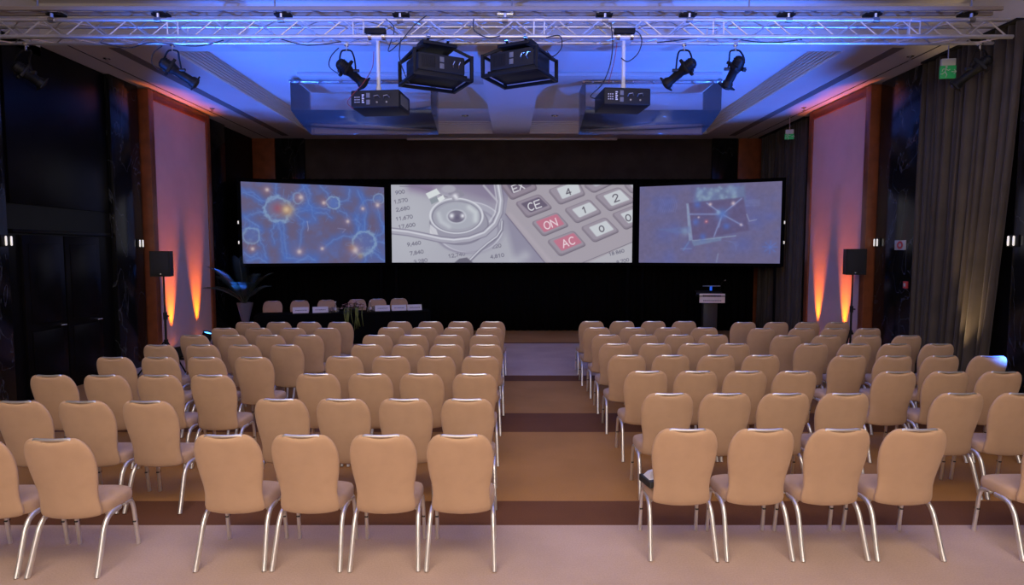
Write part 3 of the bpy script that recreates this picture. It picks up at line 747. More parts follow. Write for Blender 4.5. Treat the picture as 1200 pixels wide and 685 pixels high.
# ------------------------------------------------------------------ speaker's table on the left
ta = Vector((at(300, 366, y=13.95).x, 13.95, 0)); tb_ = Vector((at(502, 360, y=15.05).x, 15.05, 0))
tc_ = (ta+tb_)/2; TL = (tb_-ta).length; trz = math.atan2(tb_.y-ta.y, tb_.x-ta.x)
TM = Matrix.Translation(tc_) @ Matrix.Rotation(trz, 4, 'Z')
tbl = thing('conference_table', 'long table under black cloth to the floor, below the left screen', 'table', tc_, trz)
MB().box((-TL/2+.02, -.36, .715), (TL/2-.02, .36, .738), .004).build('tabletop', BLACKP, tbl)
for x in (-TL/2+.2, 0, TL/2-.2):
    for y in (-.28, .28): MB().tube([(x, y, 0), (x, y, .715)], .016).build('leg', BLACKM, tbl)
def cloth():
    mb = MB(); n = 160; per = 2*(TL+.76); vs = []; fs = []
    def pt(s):
        s = s % per
        if s < TL: return (-TL/2+s, -.38), (0, -1)
        s -= TL
        if s < .76: return (TL/2, -.38+s), (1, 0)
        s -= .76
        if s < TL: return (TL/2-s, .38), (0, 1)
        s -= TL
        return (-TL/2, .38-s), (-1, 0)
    for z, a in ((.7405, 0), (.73, .004), (.5, .012), (.25, .018), (.012, .022)):
        for k in range(n):
            p, nn = pt(per*k/n); o = a*(1+math.sin(k*2.1))
            vs.append((p[0]+nn[0]*o, p[1]+nn[1]*o, z))
    for i_ in range(4):
        for k in range(n): fs.append((i_*n+k, i_*n+(k+1) % n, (i_+1)*n+(k+1) % n, (i_+1)*n+k))
    fs.append(tuple(range(n)))
    return mb.add(vs, fs)
cl = cloth().build('tablecloth', BLACKCLOTH, None, 60); cl.matrix_world = TM
tag(cl, 'black floor-length tablecloth over the long speakers table', 'tablecloth')
def on_table(u, off):
    """spot on the table top seen in column u, off metres behind the table's middle line"""
    best = None
    for k in range(801):
        p = TM @ Vector((-TL/2+TL*k/800, off, .742)); dep = p.y*_c-(p.z-CAMH)*_s
        uu = CX+FPX*p.x/dep
        if best is None or abs(uu-u) < best[0]: best = (abs(uu-u), p)
    return best[1]
words = {343: 'leftmost name card, at the left end of the black table', 366: 'name card second from the left on the black table', 440: 'name card just right of the flowers on the black table',
         459: 'name card second from the right on the black table', 478: 'rightmost name card, at the right end of the black table'}
for k, (u0, u1) in enumerate(((343.5, 361.5), (366.5, 384.5), (440, 456.5), (459.5, 475.5), (478, 493.5))):
    p = on_table((u0+u1)/2, .02)
    w = .36
    t = thing('name_card', words[int(u0)], 'name card', p, trz+math.radians(3), 'name cards on the table')
    MB().add([(-w/2, -.06, 0), (w/2, -.06, 0), (w/2, 0, .14), (-w/2, 0, .14), (w/2, .06, 0), (-w/2, .06, 0),
              (-w/2, -.056, 0), (w/2, -.056, 0), (w/2, 0, .133), (-w/2, 0, .133), (w/2, .056, 0), (-w/2, .056, 0)],
             [(0, 1, 2, 3), (3, 2, 4, 5), (6, 7, 8, 9), (9, 8, 10, 11), (0, 6, 9, 3), (1, 7, 8, 2), (3, 9, 11, 5), (2, 8, 10, 4)]).build('folded_card', PAPER, t, 10)
    ln = MB(); Mx = T(0, -.0605, 0) @ Matrix.Rotation(-math.atan2(.06, .14), 4, 'X')
    rg = random.Random(k)
    x = -.12
    while x < .12:
        ww = rg.uniform(.012, .03); ln.box((x, -.002, .062+rg.uniform(0, .006)), (x+ww, 0, .078+rg.uniform(0, .006)), 0, Mx); x += ww+.007
    ln.build('printed_line', INK, t)
# chairs behind the table, facing the hall
for k, (u, v) in enumerate(((318, 355.5), (350.5, 354), (382.5, 353), (418.5, 351.3), (443, 351), (468.5, 349.6))):
    best = None
    for q in range(601):
        p = TM @ Vector((-TL/2-.3+(TL+.6)*q/600, .67, .0)); dep = p.y*_c-(.95-CAMH)*_s
        uu = CX+FPX*p.x/dep
        if best is None or abs(uu-u) < best[0]: best = (abs(uu-u), p)
    p = best[1]
    dup(proto, (p.x, p.y, 0), trz+PI, 'beige chair behind the black table, %s' % ['leftmost', 'second from left, behind the leftmost name card', 'third from left, behind the second name card', 'behind the flowers', 'just right of the flowers, third from right end', 'rightmost, behind the name cards'][k], 'beige chairs behind the table')
# glasses and bottles
def glass(u, off, label):
    p = on_table(u, off); t = thing('drinking_glass', label, 'glass', p, 0, 'glasses on the table')
    MB().lathe([(.028, 0), (.030, .004), (.033, .06), (.036, .12), (.034, .12), (.030, .06), (.026, .01), (.001, .01)], 16).build('bowl', GLASSW, t)
    return t
def bottle(u, off, label):
    p = on_table(u, off); t = thing('water_bottle', label, 'bottle', p, 0, 'bottles on the table')
    MB().lathe([(.030, 0), (.033, .01), (.033, .13), (.026, .17), (.013, .2), (.012, .235)], 16).build('body', GLASSW, t)
    MB().lathe([(.014, .235), (.014, .255), (.012, .258)], 12).build('cap', WHITEP, t)
    MB().lathe([(.0337, .05), (.0337, .10)], 16).build('paper_label', PAPER, t)
glass(386.5, -.08, 'clear glass left of the flowers, nearest the second name card'); glass(390.3, .05, 'clear glass between a bottle and the second name card')
glass(396, -.04, 'clear glass just left of the flowers'); glass(431.5, -.16, 'clear glass just right of the flowers'); glass(437.5, .05, 'clear glass beside the third name card')
bottle(393.5, .0, 'water bottle on the table left of the flowers'); bottle(434, .02, 'water bottle on the table right of the flowers')
# flowers
p = on_table(414, -.05); fa = thing('flower_arrangement', 'pale pink and dark red flowers with trailing green leaves on the table', 'flowers', p, trz)
MB().lathe([(.05, 0), (.09, .02), (.11, .06), (.10, .08)], 18).build('bowl', DARKRUB, fa)
rg = random.Random(4)
fw = MB(); fr_ = MB(); st = MB()
for k in range(60):
    a = rg.uniform(0, 6.28); rr_ = rg.uniform(.0, 1)**.6; x = .31*rr_*math.cos(a); y = .15*rr_*math.sin(a); z = .10+.13*(1-rr_**2)+rg.uniform(-.02, .05)
    mb = fw if rg.random() < .55 else fr_
    for q in range(5):
        b = q*1.257+rg.random()
        M_ = T(x, y, z) @ R(math.degrees(b), 'Z') @ R(35, 'Y')
        mb.add([(0, 0, 0), (.024, -.018, .006), (.046, 0, .014), (.024, .018, .006)], [(0, 1, 2, 3)], M_)
    st.tube([(x*.2, y*.2, .05), (x, y, z)], .003, 5)
fw.build('pale_blooms', PETAL, fa, 0, kind='stuff', label='pale pink blooms'); fr_.build('red_blooms', PETALR, fa, 0, kind='stuff', label='dark red blooms'); st.build('stems', LEAF, fa)
lf = MB()
for k in range(16):
    x = rg.choice((-.12, .13))+rg.uniform(-.10, .08); L = rg.uniform(.2, .42); y0 = -.34+rg.uniform(-.03, .0)
    pts = [(x*.5, -.05, .09), (x, -.26, .12), (x+rg.uniform(-.02, .02), y0-.05, -.02), (x+rg.uniform(-.05, .05), y0-.08, -L)]
    sp = smooth_path(pts, 4); n = len(sp)
    vs = []
    for i_, q in enumerate(sp):
        w = .009*math.sin(PI*min(1, (i_+.6)/n))**.6; vs += [(q.x-w, q.y, q.z), (q.x+w, q.y-.004, q.z)]
    lf.add(vs, [(2*i_, 2*i_+1, 2*i_+3, 2*i_+2) for i_ in range(n-1)])
lf.build('trailing_leaves', LEAFY, fa, 60, kind='stuff', label='yellow green trailing leaves')

# palm in a tapering planter at the left of the table
pp = at(287.5, 371, y=13.4); pl = thing('potted_palm', 'dark green palm in a tall tapering planter left of the black table', 'potted plant', (pp.x, 13.4, 0))
MB().lathe([(.035, .46), (.04, .48), (.165, 1.02), (.175, 1.06), (.16, 1.06), (.15, 1.0), (.001, .99)], 28).build('planter', POTM, pl)
MB().lathe([(.15, 0), (.15, .015), (.03, .03), (.022, .05), (.022, .46), (.034, .47)], 20).build('pedestal', BLACKM, pl)
rg = random.Random(9)
for k in range(13):
    a = k*2.4+rg.uniform(-.3, .3); el = rg.uniform(.6, 1.45); L = rg.uniform(1.0, 1.5)
    pts = []
    for i_ in range(9):
        q = i_/8; r_ = L*q*math.cos(el)*(1+.2*q); z = 1.0+L*q*math.sin(el)*1.15-.55*q*q*L*.6
        pts.append(Vector((r_*math.cos(a)*.62-.12*q, r_*math.sin(a)*.5, z)))
    fr2 = MB().tube(pts, .006, 5)
    for i_ in range(2, 9):
        for sd in (-1, 1):
            for j in (0, .33, .66):
                if i_ == 8 and j: continue
                b = pts[i_]*(1-j)+pts[min(8, i_+1)]*j
                t_ = (pts[min(8, i_+1)]-pts[i_-1]).normalized(); side = t_.cross(Vector((0, 0, 1))).normalized()*sd
                d_ = (side*.75+t_*1.1-Vector((0, 0, .3))).normalized(); ln_ = .22*math.sin(PI*(i_+j)/9.5)+.05; nw = t_*.008
                fr2.add([b-nw, b+d_*ln_*.5-nw*1.2, b+d_*ln_, b+d_*ln_*.5+nw*1.2, b+nw], [(0, 1, 2, 3, 4)])
    fr2.build('frond', LEAF, pl, 30)

# ------------------------------------------------------------------ lectern
lp = at(831, 380, y=15.0); le = thing('lectern', 'dark lectern with a white sign, in front of the black drape below right screen', 'lectern', (lp.x, 15.0, 0), math.radians(-4))
MB().box((-.28, -.22, 0), (.28, .22, .03), .008).build('base', BLACKP, le)
MB().box((-.17, -.10, .03), (.17, .12, 1.08), .01).build('column', GREYP if False else mat('dark_lectern_laminate', (.03, .03, .032), .5), le)
MB().box((-.31, -.22, 1.07), (.31, .24, 1.13), .01).build('top_box', BLACKP, le)
MB().box((-.33, -.02, 0), (.33, .03, .02), .004, T(0, -.02, 1.145) @ R(18, 'X')).add([], []).build('reading_ledge', mat('grey_ledge', (.2, .2, .24), .4), le)
MB().box((-.32, -.26, 0), (.32, .26, .02), .004, T(0, 0, 1.15) @ R(12, 'X')).build('reading_desk', BLACKP, le)
sg_ = MB().box((-.31, -.245, .94), (.31, -.232, 1.17), .003).build('sign', WHITEP, le, label='white rectangular sign with printed lines')
ln = MB(); rg = random.Random(2)
for z, h_, a, b in ((1.09, .045, -.23, .21), (.985, .022, -.22, .20)):
    x = a
    while x < b:
        ww = rg.uniform(.012, .03); ln.box((x, -.2475, z), (x+ww, -.2455, z+h_), 0); x += ww+.008
ln.build('printed_line', INK, sg_)
lt = thing('reading_lamp', 'small blue lit gooseneck lamp standing on the lectern', 'lamp', (lp.x+.0, 15.0, 1.20))
MB().tube([(-.18, .0, .145), (.26, .0, .145)], .012, 8).build('lamp_bar', mat('grey_lamp_bar', (.3, .33, .4), .4), lt)
MB().box((.0, -.02, .03), (.05, .02, .135), .004).build('blue_tag', mat('blue_display_tag', (.02, .1, .5), .5, emit=(.01, .08, .55), estr=1), lt)
MB().tube([(0.02, .03, -.02), (.02, .03, .14)], .008, 6).build('stem', BLACKM, lt)
mi = thing('microphone', 'thin gooseneck microphone on the lectern', 'microphone', (lp.x+.28, 15.05, 1.16))
MB().tube(smooth_path([(0, 0, 0), (.0, 0, .14), (.02, -.03, .26), (.06, -.09, .32)], 5), .005, 6).build('gooseneck', BLACKM, mi)
MB().lathe([(.005, 0), (.013, .01), (.014, .04), (.008, .055)], 12, T(.06, -.09, .32) @ aim((.5, -.8, .3))).build('capsule', GREYP, mi)

# ------------------------------------------------------------------ loudspeakers on stands
def speaker_on_stand(x, y, top_z, h, w, yaw, where, a0=-35, rl=.52):
    st_ = thing('speaker_stand', 'black tripod speaker stand %s' % where, 'speaker stand', (x, y, 0), 0, 'speaker stands')
    MB().tube([(0, 0, .12), (0, 0, 1.15)], .019).build('lower_pole', BLACKM, st_)
    MB().tube([(0, 0, 1.1), (0, 0, top_z-h)], .014).build('upper_pole', BLACKM, st_)
    MB().tube([(0, 0, 1.06), (0, 0, 1.18)], .030, 12).build('collar', BLACKM, st_)
    MB().tube([(.028, 0, 1.12), (.07, 0, 1.12)], .012).build('knob', DARKRUB, st_)
    MB().tube([(0, 0, .64), (0, 0, .72)], .032, 12).build('leg_collar', BLACKM, st_)
    for k in range(3):
        a = math.radians(a0+120*k); ex, ey = rl*math.cos(a), rl*math.sin(a)
        l = MB().tube([(.03*math.cos(a), .03*math.sin(a), .68), (ex, ey, .02)], .013, 8).build('leg', BLACKM, st_)
        MB().lathe([(.02, 0), (.02, .03), (.012, .04)], 10, T(ex, ey, 0)).build('rubber_foot', DARKRUB, l)
        MB().tube([(0, 0, .14), (ex*.5, ey*.5, .36)], .008, 6).build('brace', BLACKM, st_)
    s = thing('loudspeaker', 'black loudspeaker cabinet on top of the stand %s' % where, 'loudspeaker', (x, y, top_z-h), yaw, 'loudspeakers')
    dpt = w*.95
    MB().prism([(-w/2, -dpt/2), (w/2, -dpt/2), (w/2*.72, dpt/2), (-w/2*.72, dpt/2)], 0, h).build('cabinet', BLACKP, s, 20)
    MB().box((-w/2+.02, -dpt/2-.012, .02), (w/2-.02, -dpt/2, h-.02), .008).build('grille', mat('speaker_grille', (.012, .012, .013), .7, bump=(300, .5)), s)
    MB().box((-.02, -dpt/2-.016, .035), (.02, -dpt/2-.011, .047), .001).build('badge', SILVER, s)
p = at(190.5, 294, y=10.05); speaker_on_stand(p.x, 10.05, p.z, at(190.5, 294, y=10.05).z-at(190.5, 323.5, y=10.05).z, .31, math.radians(12), 'by the left wall panel')
p = at(1000.5, 291.5, y=11.25); speaker_on_stand(p.x, 11.25, p.z, at(1000, 291.5, y=11.25).z-at(1000, 321.5, y=11.25).z, .35, math.radians(-12), 'by the right wall panel', 90, .28)

# ------------------------------------------------------------------ wall lamps, signs, ceiling fittings
def wall_lamp(x, s, y, z, label, n=2, h=.135):
    t = thing('wall_lamp', label, 'wall lamp', (x, y, z), 0, 'small wall lamps')
    MB().box((0, -.05, -h/2-.015), (s*.015, .05+.07*(n-1), h/2+.015), .004).build('back_plate', BLACKM, t)
    for k in range(n):
        l = MB().lathe([(.008, -h/2), (.013, -h/2+.012), (.013, h/2-.012), (.008, h/2)], 12, T(s*.035, k*.09, 0)).build('lamp_tube', LAMPW, t)
    return t
for x, s, u, v, lab in ((WL+.1, 1, 7, 282, 'lit pair of wall lamps on the black marble at the left edge'), (WL+.1, 1, 163.5, 285, 'lit pair of wall lamps on black marble left of the left wall panel'), (WL+.1, 1, 245, 287, 'lit pair of wall lamps on the marble right of the left wall panel'),
                    (WR-.1, -1, 1028.5, 284, 'lit pair of wall lamps on black marble beside the right wall panel'), (WR-.1, -1, 948.5, 287, 'lit pair of wall lamps between the far curtain and the right wall panel'), (WR-.1, -1, 1188, 282, 'lit pair of wall lamps on the marble at the right edge')):
    p = at(u, v, x=x); wall_lamp(x, s, p.y-.04, p.z, lab)
# round red call sign and smaller box on the right wall
p = at(1055.5, 287, x=WR-.1)
t = thing('alarm_sign', 'white sign with a red ring on the black wall by the curtain', 'sign', (WR-.1, p.y, p.z)); 
MB().box((-.012, -.15, -.085), (0, .15, .085), .003).build('plate', SIGNW, t)
ring = MB(); n = 24
Rg = []
for k in range(n):
    a = 2*PI*k/n; Rg.append(a)
for a0, a1 in zip(Rg, Rg[1:]+Rg[:1]):
    vs = [(xx, r_*math.cos(a)*1.15, r_*math.sin(a)) for xx in (-.012, -.018) for a in (a0, a1) for r_ in (.035, .068)]
    ring.add(vs, [(0, 1, 3, 2), (4, 5, 7, 6), (0, 1, 5, 4), (2, 3, 7, 6)])
ring.build('red_ring', SIGNR, t, 0)
p = at(1069, 331.5, x=WR-.0); t = thing('call_point', 'small red box low on the black wall beside the long curtain', 'call point', (WR, 10.14-.02, 1.63)); 
t.location.y = p.y
MB().box((-.13, -.05, -.06), (-.1, .05, .06), .004).box((-.1, -.05, -.06), (0, .05, .06)).build('housing', SIGNR, t); MB().box((-.136, -.025, -.03), (-.13, .025, .03), .002).build('button_plate', SIGNW, t)
def exit_sign(u, v, y, w, h, label, arrow=True):
    p = at(u, v, y=y); t = thing('exit_sign', label, 'exit sign', p, math.radians(-8), 'green exit signs')
    b_ = MB().box((-w/2, -.02, -h/2), (w/2, .02, h/2), .004).build('green_panel', GREENS, t)
    MB().box((-w/2+.01, -.025, h/2), (w/2-.01, .025, h/2+.10), .006).build('lamp_housing', SIGNW, t)
    f = MB()
    # running figure and arrow, cut out in white
    f.lathe([(.016, 0), (.016, .002)], 12, T(-.03, -.021, .07) @ R(90, 'X'))
    for q in ([(-.03, .05), (-.045, .0)], [(-.045, 0), (-.02, -.04), (-.035, -.08)], [(-.045, 0), (-.08, -.03), (-.105, -.03)], [(-.035, .04), (.0, .02), (.02, .035)], [(-.035, .04), (-.075, .04), (-.085, .01)], [(.04, .0), (.10, .0)], [(.075, .03), (.105, 0), (.075, -.03)]):
        f.tube([(a, -.0215, b) for a, b in q], .006, 6)
    f.build('running_figure', SIGNW, b_)
    MB().tube([(0, 0, h/2+.09), (0, 0, SOF-p.z)], .008, 6).build('hanger', STEEL, t)
    return t
exit_sign(1110.5, 84.5, 8.95, .21, .18, 'green exit sign hanging before the long curtain, near the ceiling')
exit_sign(925, 160, 14.0, .20, .12, 'small dim green exit sign before the far right curtain')
for u, v, lab in ((125, 68.5, 'small ceiling sprinkler, left soffit near the truss'), (248.5, 127, 'small ceiling sprinkler, far end of left soffit'), (1067, 66, 'small ceiling sprinkler, right soffit near the truss'), (942, 126, 'small ceiling sprinkler, far end of right soffit')):
    p = at(u, v, z=SOF); t = thing('sprinkler', lab, 'sprinkler', (p.x, p.y, SOF+.004), 0, 'ceiling sprinklers')
    MB().lathe([(.055, 0), (.055, -.008), (.03, -.012), (.012, -.03)], 16).build('rosette', SILVER, t)
    MB().lathe([(.02, -.06), (.035, -.062), (.035, -.066), (.02, -.066)], 12).tube([(-.02, 0, -.02), (-.012, 0, -.062)], .004, 5).tube([(.02, 0, -.02), (.012, 0, -.062)], .004, 5).build('deflector', STEEL, t)
for u, v, lab in ((545, 135, 'small silver ceiling downlight left of the middle ceiling beam'), (650, 135, 'small silver ceiling downlight right of the middle ceiling beam')):
    p = at(u, v, z=COF); t = thing('downlight', lab, 'downlight', (p.x, p.y, COF), 0, 'ceiling downlights')
    MB().lathe([(.10, 0), (.10, -.012), (.085, -.016), (.075, -.008), (.07, -.003)], 24).build('trim_ring', SILVER, t)
    MB().lathe([(.07, -.006), (.05, -.03), (.001, -.045)], 20).build('lamp', SILVER, t)

# ------------------------------------------------------------------ acrylic chandeliers
def chandelier(u0, u1, y0, y1, label):
    xa = at(u0, 95, y=y0).x; xb = at(u1, 95, y=y0).x; w = xb-xa; xm = (xa+xb)/2
    zt = at(600, 90, y=y0).z; zb = at(600, 158, y=y1).z
    t = thing('acrylic_chandelier', label, 'chandelier', (xm, (y0+y1)/2, zt), 0, 'clear acrylic chandeliers')
    d = (y1-y0)/2; h = zt-zb
    # curved front sheet falling from the top roll, back sheet, two ends
    def sheet(prof, name):
        vs = []; fs = []
        for y, z in prof: vs += [(-w/2, y, z), (w/2, y, z)]
        fs = [(2*k, 2*k+1, 2*k+3, 2*k+2) for k in range(len(prof)-1)]
        o = MB().add(vs, fs).build(name, ACRYL, t, 60); md = o.modifiers.new('thick', 'SOLIDIFY'); md.thickness = .008
    sheet([(-d+.10*math.sin(a)*0-.0+.12*(1-math.sin(a)), -.12+.12*math.cos(a)) for a in [k*PI/16 for k in range(9)]]+[(-d, -.4), (-d, -h*.72)], 'front_sheet')
    sheet([(d, -.02), (d, -h*.5), (d, -h)], 'back_sheet')
    sheet([(-d, -h*.72), (0, -h*.9), (d, -h)], 'bottom_sheet')
    for s in (-1, 1):
        MB().add([(s*w/2, -d, -.12), (s*w/2, -d+.1, 0), (s*w/2, d, 0), (s*w/2, d, -h), (s*w/2, -d, -h*.72)] + [(s*(w/2-.008), -d, -.12), (s*(w/2-.008), -d+.1, 0), (s*(w/2-.008), d, 0), (s*(w/2-.008), d, -h), (s*(w/2-.008), -d, -h*.72)],
                 [(0, 1, 2, 3, 4), (5, 6, 7, 8, 9), (0, 1, 6, 5), (1, 2, 7, 6), (2, 3, 8, 7), (3, 4, 9, 8), (4, 0, 5, 9)]).build('end_sheet', ACRYL, t, 10)
    MB().tube([(-w/2-.05, -d+.10, -.06), (w/2+.03, -d+.10, -.06)], .045, 14).build('top_rail', mat('smoky_rail', (.45, .43, .46), .2, metal=.6), t)
    for k in range(7):
        x = -w/2+.15+(w-.3)*k/6; MB().lathe([(.02, 0), (.025, -.03), (.01, -.045)], 10, T(x, -d+.02, -.08)).build('lamp_holder', SILVER, t)
    for x in (-w/2+.3, w/2-.3):
        MB().tube([(x, 0, COF-.07-zt), (x, 0, -.01)], .008, 6).build('suspension_rod', STEEL, t)
chandelier(340, 505, 12.0, 13.2, 'clear acrylic box chandelier hanging left, behind the left projector')
chandelier(686, 846, 12.0, 13.2, 'clear acrylic box chandelier hanging right, behind the right projector')

# ------------------------------------------------------------------ truss and hoist rail
TY0, TY1 = 8.22, 8.47
zC = at(600, 43, y=TY0).z; zB = at(600, 23.5, y=TY0).z
TX0, TX1 = -7.16, at(1182, 30, y=TY0).x
tr = thing('lighting_truss', 'long aluminium box truss spanning the room under the ceiling', 'truss', (0, 0, 0))
for y, z, r_ in ((TY0, zC, .028), (TY1, zC, .024), (TY0, zB, .024), (TY1, zB, .024)):
    MB().tube([(TX0, y, z), (TX1+(.06 if r_ > .025 else 0), y, z)], r_, 12).build('chord', ALU, tr)
nb = 24; stp = (TX1-TX0)/nb
for y in (TY0, TY1):
    for k in range(nb):
        x = TX0+k*stp
        MB().tube([(x+.01, y, zC), (x+stp/2, y, zB)], .011, 7).build('brace', ALU, tr)
        MB().tube([(x+stp/2, y, zB), (x+stp-.01, y, zC)], .011, 7).build('brace', ALU, tr)
bt = MB()
for k in range(nb):
    x = TX0+k*stp
    for z in (zC, zB): bt.tube([(x, TY0, z), (x+stp/2, TY1, z), (x+stp, TY0, z)], .009, 6)
bt.build('brace', ALU, tr, kind='stuff')
for u in (202, 420, 632, 842, 1072):                # bolted section joints
    x = at(u, 30, y=TY0).x
    for y in (TY0, TY1):
        jm = MB()
        jm.tube([(x-.07, y, zC), (x-.07, y, zB)], .012, 7).tube([(x+.07, y, zC), (x+.07, y, zB)], .012, 7)
        for z in (zC, zB): jm.tube([(x-.06, y, z), (x+.06, y, z)], .033, 12)
        jm.build('coupler', ALU, tr)
HY = 8.3; zr = at(600, 15, y=HY).z
RAILM = mat('tan_painted_rail', (.34, .28, .23), .6)
ra = thing('hoist_rail', 'tan double rail above the truss with light lattice', 'rail', (0, 0, 0))
for y, z in ((HY-.09, zr+.02), (HY+.09, zr+.02)):
    MB().box((WL+.03, y-.02, z-.025), (6.55, y+.02, z+.025), .004).build('rail_bar', RAILM, ra)
lm = MB(); x = WL+.2; k = 0
while x < 6.3:
    lm.tube([(x, HY-.09, zr+.02), (x+.3, HY+.09, zr+.02)], .010, 6); x += .42
lm.build('lattice', RAILM, ra)
for x in (-6.4, -3.2, 0.0, 3.2, 6.2):
    MB().tube([(x, HY, zr+.04), (x, HY, NEARC)], .012, 8).box((x-.03, HY-.1, zr+.03), (x+.03, HY+.1, zr+.045)).build('ceiling_hanger', STEEL, ra)
def words_u(u):
    return {66: 'first from the left end', 189: 'second from the left end', 332: 'third from the left end', 470: 'above the left caged projector', 592: 'above the right caged projector', 708: 'just left of the right pole projector', 806: 'above the inner right spotlight', 921: 'third from the right end', 1022: 'second from the right end', 1133: 'at the right end'}[u]
for u in (66, 189, 332, 470, 592, 708, 806, 921, 1022, 1133):
    x = at(u, 20, y=HY).x
    t = thing('beam_clamp', 'dark trolley clamp holding the truss to the rail, %s' % words_u(u), 'clamp', (x, HY, zr), 0, 'truss trolley clamps')
    MB().box((-.11, -.055, -.045), (.11, .055, -.01), .006).build('plate', BLACKM if u != 592 else SILVER, t)
    for s in (-1, 1): MB().tube([(s*.09, -.07, .0), (s*.09, .07, .0)], .024, 10).build('roller', STEEL, t)
    MB().tube([(0, -.08, -.04), (0, -.08, zB-zr+.02)], .02, 8).build('shackle', SILVER, t)
    MB().tube([(-.04, -.08, zB-zr), (.04, -.08, zB-zr)], .036, 12).build('half_coupler', STEEL, t)

# ------------------------------------------------------------------ profile spotlights hanging from the truss
def profile_spot(u, v_top, body0, body1, y, label, tone=BLACKM, yoke=True):
    """hangs at column u; body0 rear end and body1 lens end as photo columns/rows"""
    p0 = at(body0[0], body0[1], y=y+.02); p1 = at(body1[0], body1[1], y=y+.28)
    top = at(u, v_top, y=y); piv = p0.lerp(p1, .36)
    t = thing('stage_spotlight', label, 'stage light', (top.x, y, zC-.02), 0, 'profile spotlights on the truss')
    o = Vector(t.location); d = (p1-p0); L = d.length; M_ = Matrix.Translation(p0-o) @ aim(d)
    b = MB().lathe([(.035, -.02), (.068, 0), (.078, .03), (.080, .16), (.070, .19), (.062, .21), (.062, .30), (.058, .33), (.060, L-.10), (.078, L-.07), (.082, L-.01), (.07, L)], 20, M_)
    b.build('barrel', tone, t)
    fl = MB(); fl.box((-.095, -.095, L-.035), (.095, .095, L-.015), .004, M_)
    for s in (-1, 1): fl.box((s*.07-.03, -.11, .10), (s*.07+.03, .11, .14), .004, M_)
    for k in range(5): fl.lathe([(.086, .03+k*.028), (.086, .042+k*.028)], 18, M_)
    fl.build('cooling_fins', tone, t)
    MB().lathe([(.065, L), (.05, L+.008), (.001, L+.012)], 18, M_).build('lens', LENSM, t)
    pv_ = piv-o
    side = 1
    yk = smooth_path([(pv_.x-.10, pv_.y, pv_.z), (pv_.x-.105, pv_.y*.5, pv_.z*.45-.05), (-.075, 0, -.10), (-.03, 0, -.075), (.03, 0, -.075), (.075, 0, -.10), (pv_.x+.105, pv_.y*.5, pv_.z*.45-.05), (pv_.x+.10, pv_.y, pv_.z)], 4)
    MB().tube(yk, .012, 8).build('yoke', tone, t)
    for s in (-1, 1): MB().tube([(pv_.x+s*.07, pv_.y, pv_.z), (pv_.x+s*.15, pv_.y, pv_.z)], .022, 10).build('knob', DARKRUB, t)
    MB().tube([(0, 0, -.085), (0, 0, .0)], .013, 8).box((-.025, -.03, -.02), (.025, .03, .015), .004).build('hook_clamp', SILVER, t)
    return t
SPY = 8.47
profile_spot(202, 52, (189, 72), (231, 99), SPY, 'black spotlight near the left end of the truss, pointing down right')
profile_spot(406, 52, (397, 73), (428, 100), SPY, 'black spotlight beside the left pole projector')
profile_spot(802, 52, (813, 72), (779, 100), SPY, 'black spotlight pointing down left, inner of the right pair')
profile_spot(862, 52, (868, 68), (850, 103), SPY, 'black spotlight tilted steeply down, outer of the right pair')
profile_spot(30, 52, (17, 76), (52, 100), SPY, 'dark spotlight in the shade at the far left end of the truss')
profile_spot(1149, 46, (1160, 68), (1117, 102), SPY-.02, 'dark spotlight before the long curtain at the right truss end')

